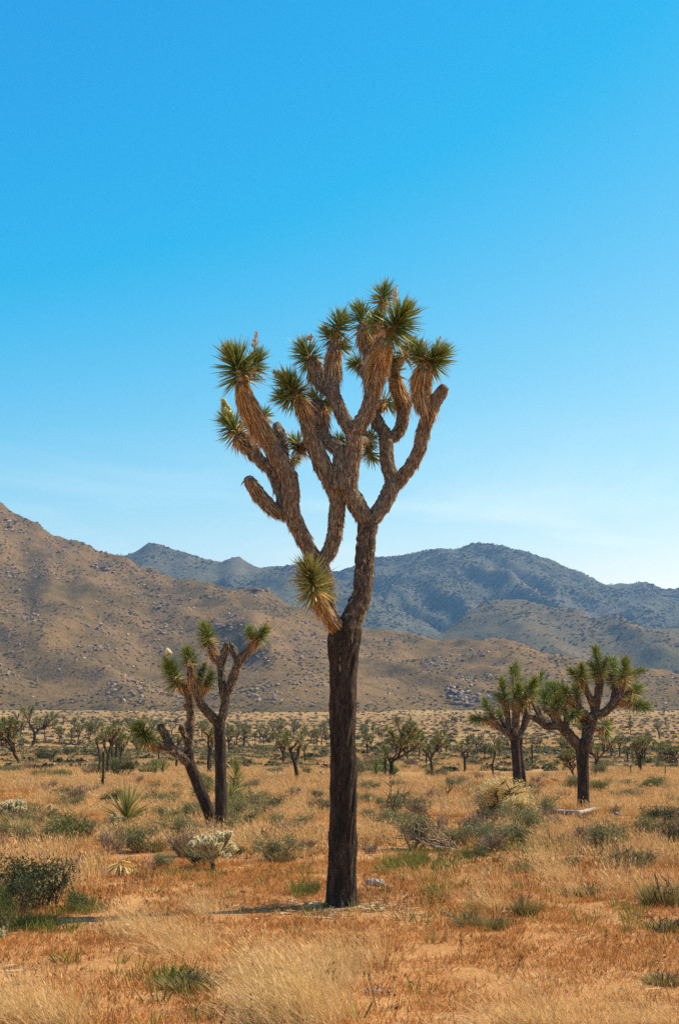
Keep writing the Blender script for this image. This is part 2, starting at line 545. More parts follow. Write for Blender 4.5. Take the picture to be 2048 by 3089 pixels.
# farther out the cover of grass and low scrub is too fine to build and is the surface's own colour
sep = nt.nodes.new('ShaderNodeSeparateXYZ'); nt.links.new(p, sep.inputs['Vector'])
fmr = nt.nodes.new('ShaderNodeMapRange'); fmr.inputs['From Min'].default_value = 35; fmr.inputs['From Max'].default_value = 140
nt.links.new(sep.outputs['Y'], fmr.inputs['Value'])
pf = mapped(nt, p, (1, 0.45, 1))
nf = noise_n(nt, 0.22, 6, pf, 0.62)
nf2 = noise_n(nt, 0.035, 4, pf, 0.5)
far = ramp(nt, [(0.34, (0.13, 0.098, 0.036)), (0.46, (0.26, 0.165, 0.060)), (0.60, (0.38, 0.235, 0.085)), (0.75, (0.46, 0.30, 0.12))])
nt.links.new(math_n(nt, 'ADD', math_n(nt, 'MULTIPLY', nf, 0.6), math_n(nt, 'MULTIPLY', nf2, 0.4)), far.inputs['Fac'])
nt.links.new(mix_n(nt, fmr.outputs['Result'], near, far.outputs['Color']), b.inputs['Base Color'])
bump_n(nt, math_n(nt, 'ADD', mid, math_n(nt, 'MULTIPLY', fine, 0.5)), b, 0.6, 0.03)
M['soil'] = m


def hill_mat(name, cols, s1, s2, s3):
    m, nt, b = mat_new(name, 0.95, 0.05)
    p = geo_pos(nt)
    a = noise_n(nt, s1, 5, p, 0.55); c = noise_n(nt, s2, 5, p, 0.65); d = noise_n(nt, s3, 3, p, 0.6)
    r = ramp(nt, list(zip((0.34, 0.46, 0.56, 0.68), cols)))
    nt.links.new(math_n(nt, 'ADD', math_n(nt, 'ADD', math_n(nt, 'MULTIPLY', a, 0.4), math_n(nt, 'MULTIPLY', c, 0.35)), math_n(nt, 'MULTIPLY', d, 0.25)), r.inputs['Fac'])
    nt.links.new(r.outputs['Color'], b.inputs['Base Color'])
    bump_n(nt, math_n(nt, 'ADD', c, d), b, 0.8, 1.5)
    return m


M['hill'] = hill_mat('hill_slope', [(0.052, 0.044, 0.015), (0.122, 0.080, 0.029), (0.182, 0.110, 0.043), (0.245, 0.156, 0.070)], 0.012, 0.09, 0.5)
M['hill2'] = hill_mat('spur_slope', [(0.042, 0.045, 0.018), (0.092, 0.076, 0.032), (0.135, 0.096, 0.044), (0.18, 0.128, 0.066)], 0.005, 0.03, 0.2)
M['hill3'] = hill_mat('mountain_slope', [(0.028, 0.040, 0.024), (0.070, 0.072, 0.044), (0.115, 0.102, 0.066), (0.19, 0.155, 0.11)], 0.004, 0.025, 0.15)
M['shrub_far'] = blade_mat('far_scrub', (0.040, 0.045, 0.018), (0.17, 0.145, 0.060), rough=0.9, inst=0.8)

# ------------------------------------------------------------------ ground, hills, mountains
def grid_mesh(name, X, Y, Z, mat, smooth=True):
    ny, nx = X.shape
    mb = MB()
    i = np.arange(ny - 1)[:, None] * nx; j = np.arange(nx - 1)[None]
    Q = np.stack([i + j, i + j + 1, i + nx + j + 1, i + nx + j], -1).reshape(-1, 4)
    mb.add(np.stack([X, Y, Z], -1).reshape(-1, 3), Q)
    return mb.mesh(name, mat, smooth)


yv = np.concatenate([np.linspace(-40, 4, 12), np.linspace(5, 40, 190)[:-1], np.geomspace(40, 745, 150), np.geomspace(800, 6000, 12)])
u = np.linspace(-1, 1, 221); u = np.sign(u) * np.abs(u) ** 1.25
gy = np.repeat(yv[:, None], len(u), 1)
gx = u[None] * (9 + 0.62 * np.clip(gy + 10, 10, None))
gx = np.where(gy > 760, u[None] * (500 + 0.9 * gy), gx)
ground = obj('ground', grid_mesh('ground', gx, gy, ground_z(gx, gy), M['soil']), kind='structure')


def make_range(name, ctrl, yfoot, z0, xr, nx, ny, depth, gully, gscale, rough, mat, power=1.3, seed=0):
    P = np.array([at(px, py, Y) for px, py, Y in ctrl])
    o = np.argsort(P[:, 0]); P = P[o]

    def fn(x, y):
        x = np.asarray(x, float); y = np.asarray(y, float)
        yr = np.interp(x, P[:, 0], P[:, 1]); h = np.interp(x, P[:, 0], P[:, 2])
        yf = yfoot + 0.06 * (yr - yfoot) * pnoise(x / 160, x * 0 + 3.3, seed + 9)
        t = np.clip((y - yf) / (yr - yf), 0, 1)
        base = z0 + (h - z0) * t ** power
        back = np.clip((y - yr) / depth, 0, 1)
        base = base - (h - z0) * 0.9 * back ** 1.3
        win = np.clip(4 * t * (1 - t), 0, 1) ** 0.8
        xx = x + 0.22 * (y - yf) + 30 * pnoise(x / 130, y / 130, seed + 3)
        rid = 1 - np.abs(pnoise(xx / gscale, y / (gscale * 3.6), seed)) * 2
        rid2 = 1 - np.abs(pnoise(xx / (gscale * 0.4) + 5, y / (gscale * 1.3), seed + 1)) * 2
        hh = (h - z0)
        z = base + hh * gully * win * (rid * 0.7 + rid2 * 0.3 - 0.6)
        z = z + rough * fbm(x / (gscale * 0.22), y / (gscale * 0.22), 4, seed + 5) * (0.25 + 0.75 * t)
        return np.where(y < yf - 5, z0 - 6, z - 6 * (1 - sstep(yf - 5, yf + 40, y)))
    ymax = P[:, 1].max() + depth
    xs = np.linspace(xr[0], xr[1], nx); tv = np.linspace(0, 1, ny)
    yy = yfoot - 30 + (ymax - yfoot + 30) * tv ** 1.05
    X, Y = np.meshgrid(xs, yy)
    ob = obj(name, grid_mesh(name, X, Y, fn(X, Y), mat), kind='structure')
    return fn, ob


def dctrl(L):
    return [(x * 1.30612, y * 1.30612, Y) for x, y, Y in L]


hill_fn, _ = make_range('near_hill', dctrl([(-1500, 900, 1420), (-500, 960, 1350), (-200, 1062, 1330), (0, 1160, 1300), (60, 1200, 1290), (120, 1233, 1280), (240, 1274, 1260), (290, 1290, 1250), (400, 1335, 1230),
                                  (520, 1353, 1200), (610, 1364, 1180), (660, 1390, 1160), (760, 1430, 1130), (870, 1455, 1110), (950, 1467, 1100), (1050, 1482, 1080), (1120, 1478, 1060),
                                  (1160, 1475, 1050), (1210, 1490, 1040), (1290, 1515, 1030), (1350, 1533, 1020), (1450, 1548, 1010), (1568, 1556, 1000), (1900, 1580, 1000), (3200, 1600, 1000)]),
                        690, 13.3, (-800, 800), 420, 220, 500, 0.15, 120, 4.0, M['hill'], 1.25, 21)
spur_fn, _ = make_range('spur_hill', [(300, 2120, 1800), (900, 2080, 1800), (1200, 1960, 1850), (1340, 1905, 1900), (1450, 1824, 2000), (1500, 1812, 2000), (1566, 1808, 2000), (1677, 1829, 1950), (1795, 1861, 1900), (1866, 1858, 1850),
                        (1938, 1887, 1800), (2048, 1900, 1800), (2400, 1950, 1800), (3500, 1990, 1800)],
                        1300, 20, (-500, 1300), 260, 130, 600, 0.16, 170, 5.0, M['hill2'], 1.1, 44)
mtn_fn, _ = make_range('right_mountain', [(-200, 1900, 3000), (600, 1800, 3000), (880, 1760, 3000), (1000, 1727, 3000), (1136, 1690, 3000), (1290, 1660, 3000), (1380, 1650, 3000), (1436, 1642, 3000), (1515, 1643, 3000),
                       (1560, 1658, 3000), (1600, 1668, 3000), (1640, 1688, 3000), (1763, 1731, 3000), (1840, 1760, 3000), (1881, 1764, 3000), (1925, 1756, 3000), (1950, 1758, 3000), (1998, 1780, 3000), (2048, 1770, 3000),
                       (2300, 1755, 3000), (2900, 1800, 3000), (4200, 1850, 3000)],
                       1900, 25, (-900, 2200), 380, 170, 900, 0.24, 240, 6.0, M['hill3'], 1.05, 73)
lmt_fn, _ = make_range('left_mountain', [(-1500, 1700, 2500), (-200, 1720, 2500), (200, 1760, 2500), (366, 1680, 2500), (410, 1656, 2500), (450, 1642, 2500), (522, 1652, 2500), (614, 1680, 2500), (668, 1692, 2500), (700, 1677, 2500),
                       (722, 1678, 2500), (750, 1698, 2500), (784, 1710, 2500), (850, 1712, 2500), (888, 1700, 2500), (915, 1716, 2500), (1000, 1735, 2500), (1150, 1800, 2450), (1400, 1950, 2300), (1700, 2100, 2200)],
                       1500, 25, (-1500, 420), 300, 150, 700, 0.24, 200, 6.0, M['hill3'], 1.1, 91)

# ------------------------------------------------------------------ scatter (uncountable cover only)
def proto(name, mb, mats, smooth=False):
    return bpy.data.objects.new(name, mb.mesh(name, mats, smooth))


def scatter(name, protos, P, rot, scl, idx, label, cat):
    pc = bpy.data.collections.new(name + '_pieces')
    names = []
    for k, p in enumerate(protos):
        p.name = '%s_piece_%02d' % (name, k); pc.objects.link(p)
    me = bpy.data.meshes.new(name)
    n = len(P)
    me.vertices.add(n); me.vertices.foreach_set('co', np.asarray(P, np.float32).ravel())
    a = me.attributes.new('rot', 'FLOAT_VECTOR', 'POINT'); a.data.foreach_set('vector', np.asarray(rot, np.float32).ravel())
    a = me.attributes.new('scl', 'FLOAT_VECTOR', 'POINT'); a.data.foreach_set('vector', np.asarray(scl, np.float32).ravel())
    a = me.attributes.new('idx', 'INT', 'POINT'); a.data.foreach_set('value', np.asarray(idx, np.int32))
    me.update()
    ng = bpy.data.node_groups.new(name, 'GeometryNodeTree')
    ng.interface.new_socket('Geometry', in_out='INPUT', socket_type='NodeSocketGeometry')
    ng.interface.new_socket('Geometry', in_out='OUTPUT', socket_type='NodeSocketGeometry')
    gi = ng.nodes.new('NodeGroupInput'); go = ng.nodes.new('NodeGroupOutput')
    ip = ng.nodes.new('GeometryNodeInstanceOnPoints')
    ci = ng.nodes.new('GeometryNodeCollectionInfo')
    ci.inputs['Collection'].default_value = pc
    ci.inputs['Separate Children'].default_value = True
    ci.inputs['Reset Children'].default_value = True

    def na(nm, t):
        x = ng.nodes.new('GeometryNodeInputNamedAttribute'); x.data_type = t; x.inputs['Name'].default_value = nm
        return [o for o in x.outputs if o.enabled and o.name == 'Attribute'][0]
    er = ng.nodes.new('FunctionNodeEulerToRotation')
    ng.links.new(na('rot', 'FLOAT_VECTOR'), er.inputs[0])
    ng.links.new(gi.outputs[0], ip.inputs['Points'])
    ng.links.new(ci.outputs[0], ip.inputs['Instance'])
    ip.inputs['Pick Instance'].default_value = True
    ng.links.new(na('idx', 'INT'), ip.inputs['Instance Index'])
    ng.links.new(er.outputs[0], ip.inputs['Rotation'])
    ng.links.new(na('scl', 'FLOAT_VECTOR'), ip.inputs['Scale'])
    ng.links.new(ip.outputs[0], go.inputs[0])
    o = obj(name, me, kind='stuff')
    md = o.modifiers.new('scatter', 'NODES'); md.node_group = ng
    tag(o, label, cat)
    return o


def fan(n, y0, y1, k=0.29, c=1.2):
    """points spread evenly over the strip of ground between two distances, a little wider than the view"""
    y = np.sqrt(RNG.random(int(n * 1.0)) * (y1 ** 2 - y0 ** 2) + y0 ** 2)
    x = (RNG.random(len(y)) * 2 - 1) * (c + k * y)
    return x, y


def spin(n, tilt=0.12):
    return np.stack([RNG.normal(0, tilt, n), RNG.normal(0, tilt, n), RNG.random(n) * 6.283], -1)


def tuft(n, rad, h0, h1, w, spread, lean=(0, 0), mat=0, head=False, mats=None, droop=0.25):
    mb = MB()
    a = RNG.random(n) * 6.283; r = rad * np.sqrt(RNG.random(n))
    P = np.stack([np.cos(a) * r, np.sin(a) * r, np.full(n, -0.01)], -1)
    D = np.stack([np.cos(a) * spread * RNG.random(n) + lean[0], np.sin(a) * spread * RNG.random(n) + lean[1], np.ones(n)], -1)
    D = D + RNG.normal(0, 0.12, (n, 3))
    L = h0 + (h1 - h0) * RNG.random(n)
    bd = np.stack([np.cos(a) * droop * 0.6 + lean[0], np.sin(a) * droop * 0.6 + lean[1], np.full(n, -droop * 0.4)], -1)
    mb.blades(P, D, L, w, bd * RNG.random((n, 1)))
    if head:
        Dn = D / np.linalg.norm(D, axis=1, keepdims=True)
        k = RNG.random(n) < 0.5
        T = (P + Dn * L[:, None] * 0.92)[k]
        mb.blades(T, (Dn + bd * 0.5)[k], 0.035 + 0.03 * RNG.random(k.sum()), w * 2.2)
    return mb


straw_mask = lambda x, y: fbm(x / 1.1 + 3, y / 1.8, 3, 31)
# --- short red-brown grass
rg = [proto('p', tuft(26, 0.10, 0.015, 0.055, 0.0045, 1.1), M['redg']) for _ in range(6)]
rg += [proto('p', tuft(20, 0.10, 0.02, 0.09, 0.0042, 1.0), M['redg']) for _ in range(3)]
xa, ya = fan(26000, 6.0, 19, 0.38, 2.4); xb, yb = fan(27000, 19, 50, 0.36, 2)
x = np.concatenate([xa, xb]); y = np.concatenate([ya, yb])
keep = (1.5 * fbm(x / 0.9, y / 1.6, 4, 61) + 0.28 * fbm(x / 0.22, y / 0.3, 2, 62) + 0.50 * sstep(9, 13.5, y) + 0.06) > RNG.normal(0, 0.16, len(x))
keep |= RNG.random(len(x)) < 0.12
x = x[keep]; y = y[keep]; n = len(x)
s = (0.8 + 0.6 * RNG.random(n)) * (1 + 0.02 * np.clip(y - 15, 0, 40))
scatter('red_grass', rg, np.stack([x, y, ground_z(x, y)], -1), spin(n), np.stack([s, s, s], -1), RNG.integers(0, len(rg), n),
        'short red brown dried grass carpeting the sandy ground', 'grass')

# --- golden bunch grass
WIND = (-0.22, 0.02)
gg = [proto('p', tuft(46, 0.10, 0.09, 0.26, 0.0034, 0.6, WIND, head=True), M['grass']) for _ in range(5)]
gg += [proto('p', tuft(60, 0.20, 0.08, 0.22, 0.0036, 0.6, WIND, head=True), M['grass']) for _ in range(4)]
x, y = fan(20000, 14.5, 52, 0.36, 2.4)
f = fbm(x / 2.6, y / 4.2, 4, 37) + 0.3 * fbm(x / 0.7, y / 0.9, 2, 38)
keep = (1.7 * f + 0.36 * sstep(15.5, 21, y) - 0.44) > RNG.normal(0, 0.14, len(x))
x = x[keep]; y = y[keep]
for cx_, cy_, cr_ in [(1000 + 60 * q, 1888, 0.75) for q in range(4, 7)] + [(1390, 1886, 0.6), (1270, 1880, 0.9), (1345, 1892, 0.8), (866, 2030, 0.35), (280, 2028, 0.4), (492, 2015, 0.35), (790, 2105, 0.4), (122, 1890, 0.5), (265, 1918, 0.4), (290, 1906, 0.3), (30, 1912, 0.6), (640, 1995, 0.3), (1435, 1890, 0.6)]:
    cp_ = gptd(cx_, cy_); k_ = ((x - cp_[0]) ** 2 + ((y - cp_[1] + cr_ * 0.8) * 0.5) ** 2) > cr_ ** 2
    x = x[k_]; y = y[k_]
# the blown clumps of the foreground
cl = []
for dx, dy, wx, wy, k in [(690, 2345, 100, 46, 200), (620, 2265, 75, 32, 60), (430, 2195, 80, 22, 46), (330, 2160, 60, 18, 40), (50, 2350, 80, 26, 40), (160, 2368, 50, 12, 24), (1250, 2385, 160, 10, 40), (1480, 2375, 80, 12, 24),
                          (1130, 2095, 50, 14, 22), (1250, 1995, 50, 14, 30), (1290, 2030, 50, 16, 30), (480, 2110, 50, 16, 16), (880, 2240, 60, 20, 14), (770, 2260, 60, 30, 60)]:
    for _ in range(k):
        p = gptd(dx + random.gauss(0, wx * 0.55), min(2420, dy + random.gauss(0, wy * 0.55)))
        cl.append(p[:2])
cl = np.array(cl)
n1 = len(x); n2 = len(cl)
s = np.concatenate([0.7 + 0.6 * RNG.random(n1), 0.6 + 0.35 * RNG.random(n2)])
st = [proto('p', tuft(20, 0.10, 0.10, 0.46, 0.0024, 0.75, (-0.34, 0.0), head=True), M['straw']) for _ in range(5)]
P = np.stack([x, y, ground_z(x, y)], -1)
rot = spin(n1); rot[:, 2] = RNG.normal(0, 0.5, n1)
scatter('golden_grass', gg, P, rot, np.repeat(s[:n1, None], 3, 1), RNG.integers(0, len(gg), n1),
        'dry golden bunch grass spreading between the shrubs', 'grass')
P = np.stack([cl[:, 0], cl[:, 1], ground_z(cl[:, 0], cl[:, 1])], -1)
rot = spin(n2, 0.2); rot[:, 2] = RNG.normal(0, 0.5, n2)
scatter('straw_grass', st, P, rot, np.repeat(s[n1:, None], 3, 1), RNG.integers(0, len(st), n2),
        'tall pale straw grass blown over in the foreground', 'grass')
M['seed'] = blade_mat('dark_seed_heads', (0.13, 0.065, 0.028), (0.32, 0.17, 0.08), rough=0.8, inst=0.3)


def seed_tuft():
    mb = MB(); n = 9
    a = RNG.random(n) * 6.283; r = 0.07 * np.sqrt(RNG.random(n))
    P = np.stack([np.cos(a) * r, np.sin(a) * r, np.full(n, -0.01)], -1)
    D = np.stack([np.cos(a) * 0.3 - 0.15, np.sin(a) * 0.3, np.ones(n)], -1); L = 0.09 + 0.14 * RNG.random(n)
    mb.blades(P, D, L, 0.003)
    Dn = D / np.linalg.norm(D, axis=1, keepdims=True)
    for c_, d_ in zip(P + Dn * L[:, None] * 0.8, Dn):
        mb.blades(np.tile(c_, (5, 1)), d_ + RNG.normal(0, 0.25, (5, 3)), 0.026, 0.0045)
    return mb


sd_ = [proto('p', seed_tuft(), M['seed']) for _ in range(4)]
x, y = fan(2000, 7.5, 24, 0.38, 2)
keep = fbm(x / 1.0, y / 1.5, 3, 57) > 0.16 + RNG.normal(0, 0.12, len(x)); x = x[keep]; y = y[keep]; n = len(x)
s_ = 0.7 + 0.6 * RNG.random(n)
scatter('dry_seed_stems', sd_, np.stack([x, y, ground_z(x, y)], -1), spin(n), np.repeat(s_[:, None], 3, 1), RNG.integers(0, 4, n),
        'thin dry weed stems with dark brown seed heads', 'weeds')
# --- mid and far grass, coarser tufts
mg = [proto('p', tuft(70, 0.45, 0.08, 0.24, 0.011, 0.5, WIND), M['grass']) for _ in range(5)]
x, y = fan(36000, 42, 140, 0.33, 3)
keep = (1.2 * fbm(x / 6, y / 12, 4, 41) + 0.05) > RNG.normal(0, 0.16, len(x)); x = x[keep]; y = y[keep]
x2, y2 = fan(52000, 140, 680, 0.31, 4)
keep = (1.2 * fbm(x2 / 14, y2 / 40, 4, 43) + 0.05 + 0.3 * sstep(420, 560, y2)) > RNG.normal(0, 0.2, len(x2)); x2 = x2[keep]; y2 = y2[keep]
s = np.concatenate([0.9 + 0.5 * RNG.random(len(x)), 1.1 + 1.0 * RNG.random(len(x2))])
sz = np.concatenate([np.ones(len(x)), np.full(len(x2), 0.8)])
x = np.concatenate([x, x2]); y = np.concatenate([y, y2]); n = len(x)
scatter('distant_grass', mg, np.stack([x, y, ground_z(x, y)], -1), spin(n, 0.05), np.stack([s, s, s * sz], -1), RNG.integers(0, 5, n),
        'distant golden grass covering the desert plain', 'grass')
# --- green weeds
wd = [proto('p', tuft(22, 0.07, 0.04, 0.17, 0.007, 0.9), M['weed']) for _ in range(5)]
x, y = fan(7000, 8, 50, 0.36, 2)
keep = (fbm(x / 1.8, y / 3, 3, 51) + 0.12 * sstep(10, 20, y)) > 0.14 + RNG.normal(0, 0.16, len(x)); x = x[keep]; y = y[keep]
ex = []
for dx, dy, wx, wy, k in [(1000, 1985, 90, 30, 110), (1150, 1965, 90, 18, 90), (1220, 1950, 40, 14, 60), (60, 2140, 110, 18, 70), (190, 2105, 50, 14, 30), (700, 2060, 40, 14, 25), (940, 2000, 60, 20, 50), (430, 2270, 70, 10, 25), (1010, 2060, 20, 30, 22), (640, 1960, 200, 20, 40)]:
    for _ in range(k):
        ex.append(gptd(dx + random.gauss(0, wx * 0.5), dy + random.gauss(0, wy * 0.5))[:2])
ex = np.array(ex); x = np.concatenate([x, ex[:, 0]]); y = np.concatenate([y, ex[:, 1]]); n = len(x)
s = 0.5 + 0.7 * RNG.random(n)
scatter('green_weeds', wd, np.stack([x, y, ground_z(x, y)], -1), spin(n), np.repeat(s[:, None], 3, 1), RNG.integers(0, 5, n),
        'small yellow green weeds sprouting through the dry grass', 'weeds')


def rock_mb(seed, n=16, fl=0.75):
    rg_ = np.random.default_rng(seed)
    import bmesh
    bm = bmesh.new()
    for v in rg_.normal(size=(n, 3)):
        v = v / np.linalg.norm(v) * (0.38 + 0.14 * rg_.random())
        bm.verts.new((v[0] * (0.8 + 0.5 * rg_.random()), v[1], v[2] * fl + fl * 0.3))
    r = bmesh.ops.convex_hull(bm, input=bm.verts[:])
    bmesh.ops.delete(bm, geom=[g for g in r['geom_interior'] if isinstance(g, bmesh.types.BMVert)], context='VERTS')
    bm.verts.ensure_lookup_table()
    for i, v in enumerate(bm.verts):
        v.index = i
    mb = MB()
    mb.add([v.co[:] for v in bm.verts], None, [[v.index for v in f.verts] for f in bm.faces])
    bm.free()
    return mb


def scrub_blob(k=0):
    mb = MB()
    n = 90
    D = RNG.normal(size=(n, 3)); D[:, 2] = np.abs(D[:, 2]) * 0.8 + 0.05; D /= np.linalg.norm(D, axis=1, keepdims=True)
    P = D * (0.22 + 0.26 * RNG.random((n, 1)))
    mb.blades(P, D + RNG.normal(0, 0.6, (n, 3)), 0.22, 0.16)
    return mb


# --- scrub and stones too small and too many to count: plain, hill, mountains
sb = [proto('p', scrub_blob(), M['shrub_far']) for _ in range(5)] + [proto('p', scrub_blob(), M['sage']) for _ in range(3)] + [proto('p', scrub_blob(), M['purple']) for _ in range(2)]
x, y = fan(4200, 70, 200, 0.31, 3); x2, y2 = fan(3000, 200, 560, 0.30, 4); x3, y3 = fan(1900, 540, 740, 0.30, 4)
s = np.concatenate([0.3 + 0.5 * RNG.random(len(x)), 0.55 + 0.7 * RNG.random(len(x2)), 0.6 + 0.8 * RNG.random(len(x3))])
x = np.concatenate([x, x2, x3]); y = np.concatenate([y, y2, y3]); n = len(x)
z = ground_z(x, y)
z = np.where(y > 650, np.maximum(z, hill_fn(x, y)), z)
scatter('plain_scrub', sb, np.stack([x, y, z], -1), spin(n, 0.05), np.stack([s * 1.2, s * 1.2, s * 0.85], -1), RNG.integers(0, 10, n),
        'low desert scrub dotting the far plain below the hill', 'scrub')
# near hill
x = RNG.uniform(-400, 400, 60000); y = RNG.uniform(690, 1340, 60000)
z = hill_fn(x, y); ok = z > ground_z(x, y) - 0.5; x, y, z = x[ok], y[ok], z[ok]
den = fbm(x / 60, y / 90, 3, 71)
ok = den > RNG.normal(0.02, 0.3, len(x)); x, y, z = x[ok], y[ok], z[ok]; n = len(x)
s = 0.5 + 1.2 * RNG.random(n) ** 3
sbh = [proto('p', scrub_blob(), M['shrub_far']) for _ in range(5)] + [proto('p', scrub_blob(), M['sage']) for _ in range(2)]
scatter('hill_scrub', sbh, np.stack([x, y, z - 0.1], -1), spin(n, 0.1), np.stack([s * 1.3, s * 1.3, s * 0.9], -1), RNG.integers(0, 7, n),
        'dark low scrub speckling the brown hillside', 'scrub')
rk = [proto('p', rock_mb(100 + k), M['rock']) for k in range(8)]
x = RNG.uniform(-400, 400, 56000); y = RNG.uniform(700, 1340, 56000)
z = hill_fn(x, y); ok = z > ground_z(x, y) + 2; x, y, z = x[ok], y[ok], z[ok]
den = 1.2 * fbm(x / 45, y / 80, 4, 81) + 0.25 * np.clip(-x / 300, -0.4, 1)
ok = den > RNG.normal(0.24, 0.17, len(x)); x, y, z = x[ok], y[ok], z[ok]; n = len(x)
s = 0.55 + 2.6 * RNG.random(n) ** 4
scatter('hillside_stones', rk, np.stack([x, y, z - 0.12], -1), spin(n, 0.4), np.stack([s * 1.1, s, s * 0.9], -1), RNG.integers(0, 8, n),
        'pale stones strewn over the brown hillside', 'stones')
# mountains
PP = []; SS = []
for fn, x0, x1, y0, y1, n, sc, others in [(spur_fn, -100, 620, 1320, 2050, 26000, 2.0, 0), (mtn_fn, -250, 900, 1950, 3020, 60000, 3.0, 0), (lmt_fn, -700, 150, 1550, 2520, 36000, 2.7, 0)]:
    x = RNG.uniform(x0, x1, n); y = RNG.uniform(y0, y1, n); z = fn(x, y)
    ok = (fbm(x / 130, y / 130, 4, 97) > RNG.normal(0.0, 0.3, n)) & (z > 24); x, y, z = x[ok], y[ok], z[ok]
    PP.append(np.stack([x, y, z - 0.3], -1)); SS.append(sc * (0.6 + 1.3 * RNG.random(len(x)) ** 5))
P = np.concatenate(PP); s = np.concatenate(SS); n = len(P)
sbm = [proto('p', scrub_blob(), M['shrub_far']) for _ in range(5)]
scatter('mountain_scrub', sbm, P, spin(n, 0.1), np.stack([s * 1.3, s * 1.3, s * 0.9], -1), RNG.integers(0, 5, n),
        'dark scrub and thickets over the far blue mountains', 'scrub')
PP = []; SS = []
for fn, x0, x1, y0, y1, n, sc in [(mtn_fn, -250, 900, 2000, 3020, 26000, 3.2), (lmt_fn, -700, 150, 1600, 2520, 15000, 2.8), (spur_fn, -100, 620, 1350, 2050, 4000, 2.2)]:
    x = RNG.uniform(x0, x1, n); y = RNG.uniform(y0, y1, n); z = fn(x, y)
    ok = (fbm(x / 110, y / 110, 4, 98) > RNG.normal(0.2, 0.25, n)) & (z > 24); x, y, z = x[ok], y[ok], z[ok]
    PP.append(np.stack([x, y, z - 0.5], -1)); SS.append(sc * (0.5 + 1.2 * RNG.random(len(x)) ** 2))
P = np.concatenate(PP); s = np.concatenate(SS); n = len(P)
rk2 = [proto('p', rock_mb(140 + k), M['rock']) for k in range(6)]
scatter('mountain_rocks', rk2, P, spin(n, 0.4), np.stack([s, s, s], -1), RNG.integers(0, 6, n), 'pale rocks scattered over the far mountain slopes', 'rocks')

# --- gravel and dead leaf litter on the near ground
gv = [proto('p', rock_mb(160 + k, 10), M['rock']) for k in range(5)]
x, y = fan(6500, 6.5, 22, 0.38, 2.4)
keep = fbm(x / 0.8, y / 1.2, 3, 66) > RNG.normal(0.05, 0.2, len(x)); x = x[keep]; y = y[keep]; n = len(x)
s = 0.008 + 0.030 * RNG.random(n) ** 3
scatter('gravel', gv, np.stack([x, y, ground_z(x, y) - 0.002], -1), spin(n, 0.4), np.repeat(s[:, None], 3, 1), RNG.integers(0, 5, n), 'fine pale gravel on the orange desert soil', 'gravel')


def litter_piece():
    mb = MB(); n = 7
    D = RNG.normal(size=(n, 3)); D[:, 2] *= 0.12
    mb.blades(np.stack([RNG.normal(0, 0.04, n), RNG.normal(0, 0.04, n), np.full(n, 0.012)], -1), D, 0.07 + 0.09 * RNG.random(n), 0.009, None, 0, None, 0.35 + 0.5 * RNG.random(n))
    return mb


lt = [proto('p', litter_piece(), M['thatch']) for _ in range(4)]
tb_ = gpt(1033, 2737)
a = RNG.random(220) * 6.283; rr_ = 0.16 + 0.75 * RNG.random(220) ** 2
x = np.concatenate([tb_[0] + np.cos(a) * rr_, fan(500, 8, 24, 0.36, 2)[0]]); y = np.concatenate([tb_[1] + np.sin(a) * rr_, fan(500, 8, 24, 0.36, 2)[1]]); n = len(x)
s = 0.6 + 0.7 * RNG.random(n)
scatter('leaf_litter', lt, np.stack([x, y, ground_z(x, y)], -1), spin(n, 0.1), np.repeat(s[:, None], 3, 1), RNG.integers(0, 4, n), 'dead leaf litter strewn round the tall trunk and over the soil', 'litter')

